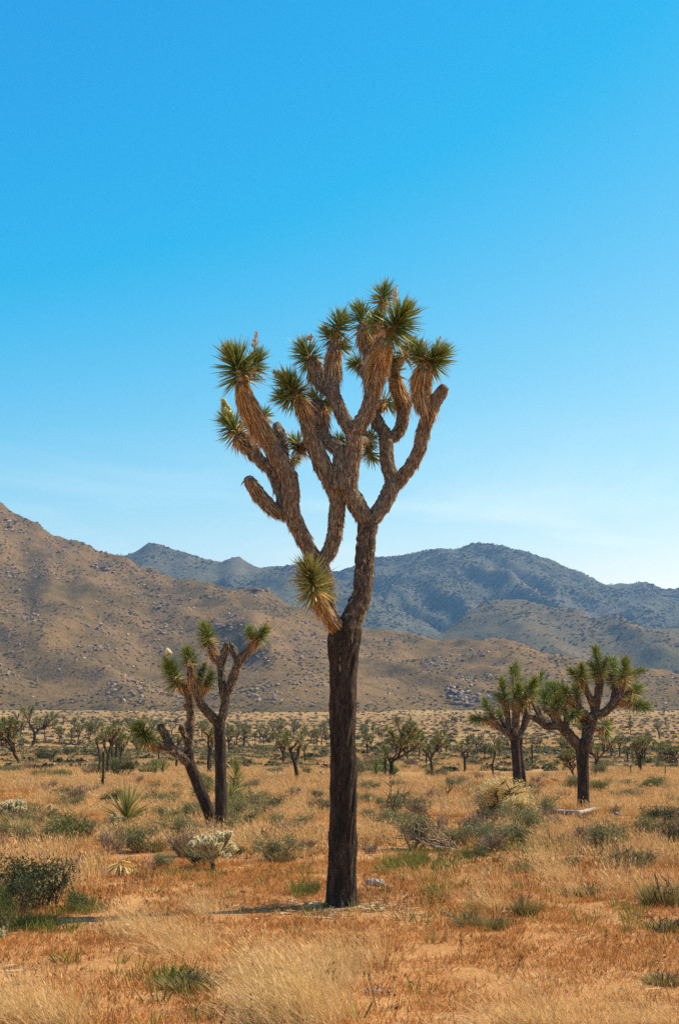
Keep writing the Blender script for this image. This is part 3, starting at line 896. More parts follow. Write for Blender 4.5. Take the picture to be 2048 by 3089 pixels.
# ------------------------------------------------------------------ boulders, one by one
bmesh_rocks = [rock_mb(200 + k, 18).mesh('boulder', M['rock']) for k in range(8)]
for cx, cy, sx, sy, cnt, size, lab, grp in [
        (1405, 2106, 56, 24, 74, 3.4, 'pale boulder in the big rock pile at the hill foot', 'boulders of the rock pile'),
        (1405, 2052, 26, 9, 10, 2.2, 'pale boulder above the big rock pile at the hill foot', 'boulders above the rock pile'),
        (1482, 2046, 26, 12, 14, 2.2, 'pale boulder above the big rock pile at the hill foot', 'boulders above the rock pile'),
        (686, 1768, 22, 6, 12, 4.0, 'reddish boulder of the outcrops on the hill crest', 'boulders on the crest'),
        (780, 1782, 22, 6, 12, 3.6, 'reddish boulder of the outcrops on the hill crest', 'boulders on the crest'),
        (320, 1722, 44, 20, 24, 3.2, 'grey boulder in a cluster high on the hillside', 'boulders high on the slope'),
        (40, 1733, 36, 9, 14, 3.2, 'grey boulder in a cluster high on the hillside', 'boulders high on the slope'),
        (24, 1590, 40, 24, 18, 3.6, 'grey boulder in a cluster high on the hillside', 'boulders high on the slope'),
        (477, 1829, 40, 12, 16, 2.8, 'grey boulder on the middle slope of the brown hill', 'boulders on the middle slope'),
        (692, 1881, 42, 20, 22, 3.0, 'grey boulder on the middle slope of the brown hill', 'boulders on the middle slope'),
        (496, 1903, 42, 16, 18, 2.8, 'grey boulder on the middle slope of the brown hill', 'boulders on the middle slope'),
        (764, 1985, 40, 34, 22, 2.4, 'grey boulder low on the slope behind the two stemmed tree', 'boulders low on the slope'),
        (400, 2000, 60, 24, 18, 2.2, 'grey boulder low on the slope behind the two stemmed tree', 'boulders low on the slope'),
        (1925, 2142, 40, 10, 18, 2.8, 'pale boulder in the small rock pile behind the many headed tree', 'boulders of the small rock pile')]:
    for _ in range(cnt):
        p = hit(hill_fn, cx + random.gauss(0, sx * 0.6), cy + random.gauss(0, sy * 0.6), 600, 1400)
        o = obj('boulder', random.choice(bmesh_rocks), loc=(p[0], p[1], p[2] - 0.15))
        k = size * random.uniform(0.55, 1.35)
        o.scale = (k * random.uniform(0.9, 1.3), k, k * random.uniform(0.7, 1.0)); o.rotation_euler = (random.uniform(-.3, .3), random.uniform(-.3, .3), random.uniform(0, 6.28))
        tag(o, lab, 'boulder', grp)

# ------------------------------------------------------------------ Joshua trees
def norm(v):
    return v / (np.linalg.norm(v) + 1e-9)


def rosette(mb, o, ax, Rr, n, col=0.6, wid=0.011, mat=0, tmax=118, dead=0.10):
    """stiff pointed leaves set spirally round the end of a branch, old ones hanging back, young ones upright"""
    o = np.asarray(o, float); ax = norm(np.asarray(ax, float))
    s = norm(np.cross(ax, [0.3, 0.8, 0.2])); t = np.cross(ax, s)
    uu = (np.arange(n) + 0.5) / n
    th = np.radians(tmax + (10 - tmax) * uu ** 0.85) + RNG.normal(0, 0.13, n)
    ph = np.arange(n) * 2.39996 + RNG.normal(0, 0.25, n)
    D = np.cos(th)[:, None] * ax + np.sin(th)[:, None] * (np.cos(ph)[:, None] * s + np.sin(ph)[:, None] * t)
    P = o + ax * (Rr * col * uu)[:, None] + D * Rr * 0.06
    L = Rr * (0.78 + 0.34 * RNG.random(n)) * np.where(uu > 0.9, 0.8, 1.0)
    L = L * np.where(RNG.random(n) < 0.12, 0.65, 1.0)
    dd = (uu < 0.30) & (RNG.random(n) < dead * 3)
    g = ~dd
    mb.blades(P[g], D[g], L[g], wid, RNG.normal(0, 0.06, (int(g.sum()), 3)) + [0, 0, -0.05], mat)
    mb.blades(P[dd], D[dd], L[dd] * 0.9, wid, np.array([0, 0, -0.25]), 1 if mat == 0 else mat, None, 0.1)


def hang(mb, P, rad, k0, k1, n, L, wid, age0, age1, flare=0.22, mat=0):
    """dead leaves folded down along a branch between two fractions of its length"""
    if n < 1:
        return
    m = len(P); T = np.gradient(P, axis=0); T /= (np.linalg.norm(T, axis=1, keepdims=True) + 1e-9)
    nc = max(1, n // 16); ci = RNG.integers(0, nc, n); lone = RNG.random(n) < 0.45
    s = np.clip(np.where(lone, k0 + (k1 - k0) * RNG.random(n), (k0 + (k1 - k0) * RNG.random(nc))[ci] + RNG.normal(0, 0.012, n)), k0, k1); fi = s * (m - 1); i = np.minimum(fi.astype(int), m - 2); f = (fi - i)[:, None]
    C = P[i] * (1 - f) + P[i + 1] * f; tt = T[i]; rr = (rad[i] * (1 - f[:, 0]) + rad[i + 1] * f[:, 0])
    q = np.where(lone[:, None], RNG.normal(size=(n, 3)), RNG.normal(size=(nc, 3))[ci] + RNG.normal(0, 0.22, (n, 3))); q -= tt * np.sum(q * tt, 1, keepdims=True); q /= (np.linalg.norm(q, axis=1, keepdims=True) + 1e-9)
    fl = flare * (0.2 + 1.3 * RNG.random((n, 1)))
    down = np.array([0, 0, -1.0])
    D = -tt * 0.8 + q * fl + down * 0.35
    mb.blades(C + q * rr[:, None] * 0.92, D + RNG.normal(0, 0.10, (n, 3)), L * (0.5 + 0.6 * RNG.random(n)) * np.where(lone, 0.85, (0.7 + 0.9 * RNG.random(nc))[ci]), wid * (0.7 + 0.6 * RNG.random(n)), None, mat, None,
              np.clip(age0 + (age1 - age0) * (s - k0) / max(1e-6, k1 - k0) + RNG.normal(0, 0.13, n), 0, 1))


def dry_stalk(mb, o, ax, L, mat=0):
    ax = norm(np.asarray(ax, float)); o = np.asarray(o, float)
    P = np.array([o + ax * L * t for t in np.linspace(0, 1, 5)]); P[2] += RNG.normal(0, 0.006, 3)
    mb.tube(P, [0.011, 0.010, 0.008, 0.006, 0.003], 6)
    n = 70
    t = 0.15 + 0.85 * RNG.random(n); C = o + ax * (L * t)[:, None]
    D = RNG.normal(size=(n, 3)); D -= ax * (D @ ax)[:, None]; D = norm(D) * 0 + D / np.linalg.norm(D, axis=1, keepdims=True) + ax * 0.6
    mb.blades(C, D, 0.065 * (1.25 - t), 0.008)
    for _ in range(2):
        k = random.randrange(n)
        mb.ball(C[k] + D[k] * 0.03, 0.013, 6, 4, 0, random.random(), (0.8, 0.8, 1.5))


def bloom(mb, o, ax, L, w=0.07, n=60):
    ax = norm(np.asarray(ax, float)); o = np.asarray(o, float)
    for _ in range(n):
        t = random.random()
        q = RNG.normal(size=3); q -= ax * (q @ ax); q = norm(q)
        mb.ball(o + ax * L * t + q * w * (1 - 0.75 * t) * random.uniform(0.4, 1), random.uniform(0.014, 0.024), 5, 3, 0, random.random(), (0.8, 0.8, 1.3), 0.1)


class Tree:
    def __init__(self, name, label, tf, Y, base, group=None, leaf='leaf', hs=1.15, hn=1.1, bark='limb'):
        self.tf = tf; self.Y = Y; self.leaf = leaf; self.hs, self.hn = hs, hn; self.bark = bark
        b = at(*tf(*base), Y); b[2] = ground_z(b[0], b[1])
        self.o = b; self.root = thing(name, label, 'tree', b, group)
        self.pxm = Y / F * tf(1, 0)[0] - Y / F * tf(0, 0)[0]      # metres per pixel of the tracing

    def pts(self, L, dy):
        L = np.array(L, float); n = len(L)
        d = np.linspace(dy[0], dy[1], n)
        return np.array([at(*self.tf(a[0], a[1]), self.Y + e) for a, e in zip(L, d)]), L[:, 2] * self.pxm

    def trunk(self, L, seg=60, rows=200, bump=0.06, freq=(2.6, 6.0), dy=(0, 0), name='trunk'):
        P, r = self.pts(L, dy)
        P[0][2] = min(P[0][2], float(ground_z(P[0][0], P[0][1])) - 0.06)
        PP = catmull(P, rows); rr = np.interp(np.linspace(0, 1, rows), np.linspace(0, 1, len(r)), r)
        mb = MB(); mb.tube(PP, rr, seg, 0, bump, 5, True, freq)
        o = obj(name, mb.mesh(name, M['bark'], True, self.o), self.root)
        hb = MB(); ar = np.sum(np.linalg.norm(np.diff(PP, axis=0), axis=1)) * 6.28 * rr.mean()
        for k0, dn in ((0.50, 300), (0.68, 1000), (0.82, 2600)):
            hang(hb, PP, rr, k0, 1.0, int(dn * ar * (1 - k0)), 0.05, 0.008, 1.0, 0.95, 0.12)
        hang(hb, PP, rr, 0.05, 0.9, int(160 * ar), 0.05, 0.012, 1.0, 1.0, 0.05)
        obj('bark_scraps', hb.mesh('bark_scraps', M['thatch'], False, self.o), o, kind='stuff')
        return o

    def limb(self, L, dy=(0, 0), th=1.0, skirt=0.0, heads=(), stub=False, bark=None, age=(0.75, 1.0), tl=0.085, stalks=(), blooms=()):
        """heads: (radius, leaves, column, turn x, turn y) with the turn added to the branch's own direction"""
        P, r = self.pts(L, dy)
        r = r * 0.89
        ln = np.sum(np.linalg.norm(np.diff(P, axis=0), axis=1))
        rows = max(10, int(ln / 0.022))
        PP = catmull(P, rows); rr = np.interp(np.linspace(0, 1, rows), np.linspace(0, 1, len(r)), r)
        if not stub:
            rr = rr * np.where(np.linspace(0, 1, rows) > 0.93, 0.85, 1.0)
        mb = MB(); mb.tube(PP, rr, 18, 0, 0.24, random.randrange(999), True, (1.6, 9.0))
        br = obj('branch', mb.mesh('branch', M[bark or self.bark], True, self.o), self.root)
        area = ln * 2 * math.pi * rr.mean()
        hb = MB()
        ks = 1 - min(0.95, skirt / max(ln, 1e-6)) if skirt else 1.0
        hang(hb, PP, rr, 0.02, min(0.99, ks + 0.05), int(5200 * th * area * max(0.05, ks)), tl * 0.85, 0.0085, age[1], age[0])
        if skirt:
            hang(hb, PP, rr, ks, 1.0, int(8500 * area * (1 - ks) + 60), 0.17, 0.0085, 0.55, 0.02, 0.20)
        if stub:
            hang(hb, PP, rr, 0.9, 1.0, 24, 0.07, 0.012, 0.8, 0.6, 0.5)
        if hb.n:
            obj('dead_leaves', hb.mesh('dead_leaves', M['thatch'], False, self.o), br, kind='stuff')
        ax = norm(PP[-1] - PP[max(0, rows - 6)]); tip = PP[-1]
        for h in heads:
            Rr = h[0] * self.pxm * self.hs; n = int(h[1] * 1.15 * self.hn); col = h[2]
            a = norm(ax + np.array([h[3], h[5] if len(h) > 5 else 0, h[4]])) if len(h) > 3 else ax
            o = tip + (np.array([h[6], 0, -h[7]]) * self.pxm if len(h) > 6 else 0)
            lb = MB(); rosette(lb, o - a * Rr * col * 0.35, a, Rr, n, col, max(0.009, 0.055 * Rr))
            lb.tube(np.array([tip - ax * 0.05, (tip + o) / 2, o + a * Rr * 0.05, o + a * Rr * col * 0.5]), [rr[-1] * 0.8, rr[-1] * 0.7, rr[-1] * 0.6, 0.008], 8, 1)
            hang(lb, np.array([tip - ax * 0.03, (tip + o) / 2, o]), np.full(3, rr[-1] * 0.8), 0, 1, 30, 0.12, 0.009, 0.3, 0.0, 0.3, 1)
            obj('leaf_rosette', lb.mesh('leaf_rosette', [M[self.leaf], M['thatch']], False, self.o), self.root)
        for s in stalks:                              # (dx, dy, lean x, length)
            sb_ = MB(); dry_stalk(sb_, tip + np.array([s[0], 0, -s[1]]) * self.pxm, (s[2], 0.1, 1), s[3])
            obj('dried_flower_stalk', sb_.mesh('dried_flower_stalk', M['stalk'], False, self.o), self.root)
        for s in blooms:
            sb_ = MB(); bloom(sb_, tip + np.array([s[0], 0, -s[1]]) * self.pxm, (s[2], 0, 1), s[3])
            obj('flower_cluster', sb_.mesh('flower_cluster', M[s[4]], True, self.o), self.root)
        return br


# ---- the tall tree in the middle; traced at 0.5255 photograph pixels per unit
tf1 = lambda x, y: (600 + 0.5255 * x, 800 + 0.5255 * y)
z = 951.5
Y1 = float(gpt(1033, 2737)[1])
t1 = Tree('joshua_tree', 'tall single trunked Joshua tree with a wide forked crown, standing alone on the red ground', tf1, Y1, (824, 3686))
t1.trunk([(822, 3702, 128), (822, 3668, 100), (821, 3600, 84), (823, 3400, 75), (829, 3000, 72), (825, 2600, 71), (828, 2330, 75), (828, 2230, 84), (832, 2150, 92), (842, 2080, 86), (850, 2040, 60)], 130, 460, 0.13, (2.3, 5.5))
# right leader and its two limbs
t1.limb([(846, 1160 + z, 78), (880, 1080 + z, 72), (915, 1000 + z, 64), (942, 900 + z, 60), (955, 700 + z, 60), (966, 560 + z, 62), (970, 470 + z, 64)], (0, 0.05), 0.9, tl=0.06, bark='midbark')
t1.limb([(985, 510 + z, 55), (1050, 435 + z, 52), (1100, 340 + z, 52), (1112, 270 + z, 50), (1085, 200 + z, 46), (1074, 90 + z, 46), (1074, 1000, 45), (1062, 940, 42)], (0.05, 0.25), 0.8, tl=0.06)
t1.limb([(1080, 1000, 42), (1140, 960, 38), (1170, 880, 40), (1172, 790, 42), (1140, 700, 42), (1112, 610, 42)], (0.25, 0.35), 1.0, 0.30, [(95, 150, 0.7, 0.1, 0.3), (98, 170, 0.7, 0.9, 0.5, 0.2, 85, -110)])
t1.limb([(1062, 960, 40), (1020, 890, 44), (1000, 840, 42), (1040, 800, 30), (1070, 790, 26)], (0.25, 0.5), 1.0, 0.1, [(82, 150, 1.0, 0.2, -0.5, 0.3)])
t1.limb([(1112, 320 + z, 46), (1160, 270 + z, 42), (1215, 200 + z, 42), (1262, 110 + z, 42), (1280, 20 + z, 42), (1310, 880, 44), (1325, 830, 44)], (0.15, -0.05), 0.9)
t1.limb([(1318, 850, 42), (1355, 785, 42), (1392, 725, 38), (1412, 695, 30)], (-0.05, -0.12), 1.0, stub=True)
t1.limb([(1318, 860, 40), (1288, 790, 50), (1275, 700, 56), (1290, 610, 58), (1310, 570, 50)], (-0.05, -0.1), 1.0, 0.42, [(118, 240, 0.6, 0.35, 0.0, -0.2, 25, -10), (95, 130, 0.6, -0.8, 0.2, 0.0, -35, -40)], stalks=[(40, -60, 0.35, 0.2), (-25, -70, -0.1, 0.15)])
# left limb of the right leader: column, then two big arms
t1.limb([(965, 520 + z, 55), (905, 420 + z, 58), (860, 340 + z, 58), (868, 250 + z, 56), (885, 120 + z, 52), (890, 1000, 52), (885, 920, 54)], (0.02, -0.12), 1.0)
t1.limb([(880, 960, 48), (835, 880, 44), (795, 800, 42), (762, 710, 46), (768, 620, 46), (772, 530, 46), (782, 450, 44)], (-0.12, 0.08), 1.0, 0.30, [(104, 220, 0.8, 0.25, 0.2, 0.1, 15, -90), (84, 150, 0.7, -0.9, 0.1, 0.2, -20, -35), (90, 120, 0.5, 0.7, -0.8, 0.3, 15, 20)])
t1.limb([(770, 720, 40), (710, 700, 36), (672, 640, 36), (660, 580, 40), (645, 545, 38)], (0.05, 0.2), 1.0, 0.20, [(112, 220, 0.7, -0.3, 0.2, 0, -15, -20)], stalks=[(-5, -110, 0.0, 0.09)])
t1.limb([(895, 950, 48), (950, 870, 50), (985, 780, 50), (1003, 690, 52), (1015, 590, 60), (1050, 490, 64), (1080, 430, 60)], (-0.12, -0.38), 1.0, 0.42,
        [(142, 280, 0.8, 0.25, 0.2, -0.25, 40, -70), (84, 150, 0.5, -0.4, 0.2, -0.5, -60, -95)], stalks=[(45, -200, 0.1, 0.24)])
t1.limb([(1000, 640, 44), (985, 520, 48), (985, 420, 46), (1010, 330, 40), (1040, 260, 36)], (-0.2, 0.05), 1.0, 0.22, [(98, 180, 0.8, -0.05, 0.5, 0.1, 15, -70)])
t1.limb([(985, 520, 44), (955, 430, 44), (945, 360, 40)], (-0.15, -0.1), 1.0, 0.14, [(104, 200, 0.9, -0.3, 0.3, -0.1, 0, -30)])
t1.limb([(985, 660, 36), (950, 600, 34), (925, 565, 28)], (-0.2, 0.1), 1.0, 0.06, [(86, 150, 0.6, -0.8, -0.1, 0.2)])
t1.limb([(900, 1010, 34), (940, 1010, 34), (965, 970, 28)], (-0.1, 0.22), 1.0, 0.05, [(84, 150, 1.3, 0.15, 0.2, 0.2, 6, 50), (84, 130, 1.0, 0.3, -0.9, 0.2, 8, 110)])
# left leader: rises behind the low rosette and forks
t1.limb([(806, 1170 + z, 60), (765, 1080 + z, 44), (738, 960 + z, 40), (728, 860 + z, 42), (708, 790 + z, 50), (692, 740 + z, 48)], (0.05, 0.15), 0.9, bark='midbark')
t1.limb([(695, 760 + z, 48), (640, 690 + z, 46), (592, 600 + z, 48), (552, 520 + z, 52), (528, 440 + z, 56), (532, 350 + z, 55), (512, 250 + z, 52), (455, 150 + z, 50), (392, 45 + z, 50), (345, 920, 52), (300, 830, 56), (262, 740, 52), (244, 670, 46)], (0.15, -0.35), 1.0, 0.62,
        [(142, 260, 0.7, -0.15, 0.2, -0.1, -12, -60), (92, 170, 0.9, 0.8, 0.6, 0.1, 70, -80)], stalks=[(75, -190, 0.08, 0.2), (-80, -180, -0.5, 0.09)])
t1.limb([(510, 480 + z, 44), (440, 455 + z, 42), (385, 410 + z, 44), (335, 350 + z, 44), (300, 300 + z, 38), (286, 272 + z, 30)], (0.05, -0.2), 1.1, stub=True)
t1.limb([(500, 430 + z, 46), (468, 340 + z, 40), (436, 260 + z, 38), (405, 205 + z, 36), (350, 170 + z, 38), (305, 110 + z, 42), (262, 50 + z, 44), (240, 1000, 42), (222, 965, 36)], (0.05, 0.25), 1.0, 0.16, [(112, 220, 0.8, -0.4, 0.25, 0, -15, -20)], blooms=[(-60, -95, -0.25, 0.19, 'flower')])
t1.limb([(420, 190 + z, 30), (400, 60 + z, 26), (375, 900, 24), (368, 870, 20)], (0.2, 0.45), 0.8, 0.05, [(78, 110, 0.7, 0.4, 0.2, 0.3)])
t1.limb([(500, 260 + z, 40), (484, 150 + z, 40), (470, 40 + z, 40), (455, 945, 36), (448, 922, 28)], (0.0, 0.35), 1.0, stub=True)
t1.limb([(500, 240 + z, 24), (525, 190 + z, 20), (545, 165 + z, 18)], (0.2, 0.4), 0.8, 0.03, [(52, 80, 0.6, 0.5, -0.2, 0.3)])
t1.limb([(688, 770 + z, 46), (748, 690 + z, 46), (776, 600 + z, 48), (790, 490 + z, 48), (796, 400 + z, 50), (770, 310 + z, 58), (712, 200 + z, 60), (662, 80 + z, 54), (636, 960, 46), (612, 860, 46), (590, 790, 46), (560, 745, 44)], (0.15, -0.2), 1.1, 0.16,
        [(118, 230, 0.7, -0.25, 0.3, -0.2, -12, -25), (96, 110, 0.5, -0.6, -0.5, 0.2, -40, 20)], stalks=[(-90, -100, -0.9, 0.12), (-50, -85, -0.2, 0.09)])
t1.limb([(800, 340 + z, 44), (815, 200 + z, 48), (805, 110 + z, 46), (765, 1030, 44), (720, 985, 42), (700, 900, 46), (690, 830, 52), (672, 780, 40)], (-0.1, 0.15), 1.1, 0.26, [(80, 120, 0.6, -0.1, 0.4, 0.1), (90, 130, 0.4, 0.9, -0.7, 0.1, 30, 20)])
t1.limb([(640, 1000, 30), (600, 1040, 28), (575, 1035, 24)], (0.0, 0.3), 0.8, 0.06, [(92, 170, 1.0, -0.4, 0.6, 0.2)])
t1.limb([(800, 110 + z, 34), (800, 1030, 30), (803, 1010, 26)], (0.15, 0.35), 0.8, 0.03, [(72, 110, 0.6, 0.0, 0.2, 0.2)])
# the low rosette at the fork
t1.leaf = 'leaf_y'
t1.limb([(825, 1170 + z, 46), (790, 1120 + z, 48), (745, 1060 + z, 46), (700, 985 + z, 40), (665, 915 + z, 32), (645, 870 + z, 26)], (0.0, -0.42), 1.0, 0.30, [(126, 300, 1.25, -0.05, 0.5, -0.3, 12, 20)], age=(0.2, 0.5))
t1.leaf = 'leaf'

# ---- two-stemmed tree on the left
tf2 = lambda x, y: (380 + 0.3061 * x, 1830 + 0.3061 * y)
Y2 = float(gpt(671, 2508)[1])
t2 = Tree('joshua_tree', 'slim Joshua tree with one upright and one leaning stem behind the silvery cholla', tf2, Y2, (945, 2215), hs=1.32, hn=1.15, bark='midbark')
t2.trunk([(948, 2240, 66), (942, 2150, 60), (938, 2000, 56), (935, 1600, 54), (928, 1300, 54), (922, 1150, 58), (925, 1090, 48)], 44, 160, 0.07, (2.4, 5.0))
t2.trunk([(868, 2180, 56), (830, 2060, 56), (780, 1920, 56), (700, 1720, 55), (632, 1545, 52), (622, 1420, 46)], 40, 120, 0.07, (2.4, 5.0), (0.3, 0.2), 'leaning_stem')
t2.limb([(928, 1130, 54), (962, 1050, 48), (980, 940, 46), (975, 850, 48)], (0, 0), 0.6, tl=0.06)
t2.limb([(965, 870, 42), (948, 720, 42), (938, 600, 40), (915, 520, 42), (868, 450, 44), (822, 370, 44)], (0, 0.1), 0.8, 0.28, [(108, 240, 1.1, 0.1, 0.5, 0, -15, -55)], stalks=[(0, -235, 0.1, 0.08)])
t2.limb([(935, 580, 36), (962, 510, 40), (982, 420, 38), (998, 362, 30)], (0.05, -0.1), 0.9, stub=True)
t2.limb([(985, 870, 44), (1055, 710, 50), (1095, 590, 50), (1130, 510, 48), (1195, 450, 48), (1245, 380, 44), (1295, 310, 40)], (0, -0.2), 0.9, 0.12, [(90, 210, 0.9, 0.3, 0.3, 0, 20, -10), (80, 140, 0.6, -0.9, 0.4, 0.2, -60, -20)], stalks=[(60, -90, 0.5, 0.2)])
t2.limb([(1115, 560, 40), (1085, 480, 40), (1052, 410, 38), (1018, 368, 32)], (-0.1, 0.0), 0.9, stub=True)
t2.limb([(905, 1140, 50), (800, 1030, 46), (745, 960, 44), (712, 880, 44), (690, 800, 52), (660, 690, 58), (635, 590, 48)], (0, -0.15), 0.9, 0.36, [(98, 200, 0.8, -0.1, 0.4, 0, -10, -60)])
t2.limb([(710, 900, 36), (745, 850, 34), (785, 790, 32), (805, 745, 28)], (-0.1, -0.2), 0.9, 0.14, [(88, 170, 0.8, 0.1, 0.5, 0)], stalks=[(25, -110, 0.1, 0.09)])
t2.limb([(705, 800, 34), (730, 690, 34), (755, 620, 28)], (-0.1, 0.1), 0.9, 0.08, [(62, 110, 0.7, 0.2, 0.3, 0)])
t2.limb([(624, 1470, 46), (622, 1350, 46), (636, 1200, 42), (636, 1080, 38), (636, 980, 44), (622, 890, 46), (575, 790, 46), (510, 735, 42)], (0.2, 0.1), 0.9, 0.16, [(114, 280, 1.5, 0.2, 0.8, 0, -30, -30)], blooms=[(-95, -270, -0.05, 0.08, 'cream')])
t2.limb([(632, 1030, 30), (600, 985, 26), (580, 970, 20)], (0.15, 0.1), 0.8, stub=True)
t2.limb([(625, 1360, 38), (595, 1280, 40), (560, 1215, 38), (545, 1188, 30)], (0.2, 0.0), 0.7, stub=True)
t2.limb([(615, 1530, 46), (570, 1490, 48), (500, 1430, 50), (430, 1385, 50), (340, 1365, 44), (255, 1340, 40), (215, 1320, 34)], (0.2, -0.2), 0.9, 0.16, [(122, 260, 0.9, -0.1, 0.5, 0, -20, -40)], stalks=[(-40, -200, -0.1, 0.09)])
t2.limb([(445, 1380, 40), (410, 1300, 42), (362, 1220, 42), (326, 1172, 36)], (0.1, 0.0), 0.7, stub=True)

# ---- the pair on the right; traced at 0.3827 photograph pixels per unit
tf3 = lambda x, y: (1400 + 0.3827 * x, 1930 + 0.3827 * y)
Y3 = float(gpt(*tf3(425, 1228))[1])
t3 = Tree('joshua_tree', 'upright Joshua tree with a dense narrow crown beside the golden bush', tf3, Y3, (425, 1228), leaf='leaf', hs=1.36, hn=1.4, bark='midbark')
t3.trunk([(428, 1240, 42), (420, 1150, 36), (412, 1000, 33), (402, 850, 34), (398, 770, 38), (402, 730, 30)], 28, 90, 0.08, (2.2, 4.0))
HK = dict(th=0.8)
t3.limb([(395, 790, 34), (350, 745, 26), (290, 700, 26), (230, 650, 28), (165, 625, 24)], (0, -0.2), 0.7, 0.30, [(64, 110, 1.0, -0.5, -0.2, 0, -30, 0)])
t3.limb([(290, 700, 22), (230, 630, 24), (205, 585, 22)], (0, 0.1), 0.7, 0.1, [(66, 130, 1.7, -0.1, 0.3, 0)])
t3.limb([(345, 745, 24), (345, 640, 22), (330, 540, 28), (318, 460, 26)], (0, -0.1), 0.7, 0.25, [(66, 170, 2.2, -0.1, 0.4, 0), (60, 90, 1.0, -0.6, -0.3, 0.2, -10, 20)])
t3.limb([(335, 730, 20), (300, 640, 18), (285, 600, 16)], (0, 0.3), 0.7, 0.06, [(54, 100, 1.0, 0, 0, 0.3)])
t3.limb([(402, 770, 34), (405, 650, 32), (408, 540, 36), (415, 460, 30)], (0, -0.3), 0.8, 0.30, [(70, 160, 1.3, 0, 0.4, -0.3)])
t3.limb([(412, 520, 26), (405, 420, 26), (402, 340, 24)], (0, 0.2), 0.7, 0.2, [(70, 190, 2.0, 0.05, 0.4, 0), (50, 60, 0.8, -0.7, 0.6, 0, -15, -70)])
t3.limb([(425, 560, 26), (470, 480, 26), (490, 440, 24)], (-0.2, -0.4), 0.7, 0.16, [(80, 200, 1.7, 0.25, 0.4, -0.2)])
t3.limb([(415, 770, 30), (455, 710, 26), (492, 630, 26), (500, 540, 24), (530, 450, 22), (560, 400, 20)], (0, 0.2), 0.6, 0.15, [(60, 180, 2.4, 0.0, 0.6, 0)])
t3b = Tree('joshua_tree', 'thin dark stem of a Joshua tree standing close behind the narrow crowned one', tf3, Y3 + 3.5, (478, 1182), leaf='leaf_y')
t3b.trunk([(480, 1195, 22), (470, 1100, 17), (455, 980, 15), (442, 850, 16), (448, 740, 18), (470, 640, 18), (480, 560, 18)], 20, 60, 0.08, (2.0, 4.0))
t3b.limb([(476, 600, 18), (495, 520, 20), (510, 450, 20)], (0, 0), 0.7, 0.2, [(60, 140, 1.4, 0.1, 0.4, 0)])
t3b.limb([(476, 600, 18), (455, 540, 20), (445, 480, 20)], (0, 0), 0.7, 0.2, [(58, 130, 1.4, -0.1, 0.4, 0)])
Y4 = float(gpt(*tf3(938, 1340))[1])
t4 = Tree('joshua_tree', 'thick trunked Joshua tree with spreading many headed crown above the bleached log', tf3, Y4, (938, 1340), leaf='leaf', hs=1.36, hn=1.4, bark='midbark')
t4.trunk([(940, 1352, 58), (938, 1280, 48), (936, 1150, 44), (932, 1000, 45), (928, 900, 50), (928, 830, 58), (930, 790, 44)], 40, 120, 0.08, (2.4, 4.0))
t4.limb([(915, 850, 48), (850, 780, 46), (790, 710, 44), (735, 665, 40)], (0, -0.2), 0.4, tl=0.05)
t4.limb([(745, 672, 36), (650, 682, 30), (590, 640, 28), (535, 612, 24), (500, 600, 16)], (-0.2, -0.3), 0.3, stub=True, tl=0.05)
t4.limb([(640, 670, 18), (580, 590, 15), (545, 520, 13), (535, 480, 9)], (-0.3, -0.35), 0.1, stub=True)
t4.limb([(605, 640, 14), (600, 580, 11), (575, 520, 9)], (-0.3, -0.2), 0.1, stub=True)
t4.limb([(745, 670, 32), (695, 600, 28), (655, 540, 28), (640, 500, 24)], (-0.2, 0.1), 0.7, 0.16, [(70, 180, 1.5, -0.1, 0.3, 0), (60, 110, 1.2, 0.9, 0.4, 0.2, 50, 10)])
t4.limb([(760, 680, 30), (725, 600, 26), (720, 540, 24)], (-0.2, -0.3), 0.7, 0.12, [(70, 170, 1.3, 0.2, 0.1, -0.3)])
t4.limb([(800, 700, 28), (805, 620, 24), (790, 540, 26), (785, 500, 24)], (-0.1, 0.2), 0.7, 0.14, [(68, 160, 1.4, 0, 0.3, 0)])
t4.limb([(700, 590, 26), (690, 500, 24), (700, 430, 24)], (-0.1, 0.3), 0.7, 0.14, [(66, 160, 1.4, -0.1, 0.2, 0), (56, 100, 1.3, -0.8, 0.5, 0, -10, -20)])
t4.limb([(800, 560, 24), (785, 450, 24), (770, 410, 22)], (0.1, 0.4), 0.7, 0.12, [(66, 150, 1.1, 0.0, 0.2, 0)])
t4.limb([(945, 840, 50), (975, 740, 48), (995, 660, 50), (1015, 600, 50)], (0, 0.1), 0.4, tl=0.05)
t4.limb([(1005, 630, 38), (950, 580, 26), (890, 530, 28), (840, 475, 26), (820, 440, 22)], (0, -0.35), 0.7, 0.18, [(58, 130, 1.1, -0.3, 0.4, 0)])
t4.limb([(905, 545, 24), (890, 470, 24), (885, 440, 22)], (-0.2, -0.1), 0.7, 0.12, [(64, 150, 1.2, 0, 0.3, 0)])
t4.limb([(930, 570, 22), (890, 590, 22), (875, 580, 20)], (-0.1, -0.3), 0.7, 0.1, [(64, 130, 1.0, -0.3, -0.8, 0)])
t4.limb([(930, 560, 22), (925, 610, 20), (935, 650, 18)], (-0.1, 0.2), 0.7, 0.06, [(52, 100, 0.9, 0.2, -0.6, 0)])
t4.limb([(1012, 620, 42), (1032, 540, 36), (1050, 440, 32), (1065, 340, 36), (1062, 270, 32), (1055, 210, 26)], (0.1, 0.0), 0.8, 0.30, [(66, 190, 2.2, -0.05, 0.4, 0), (60, 120, 1.2, 0.8, 0.4, -0.2, 30, 20), (62, 120, 1.3, -0.5, 0.1, 0, -15, 60)])
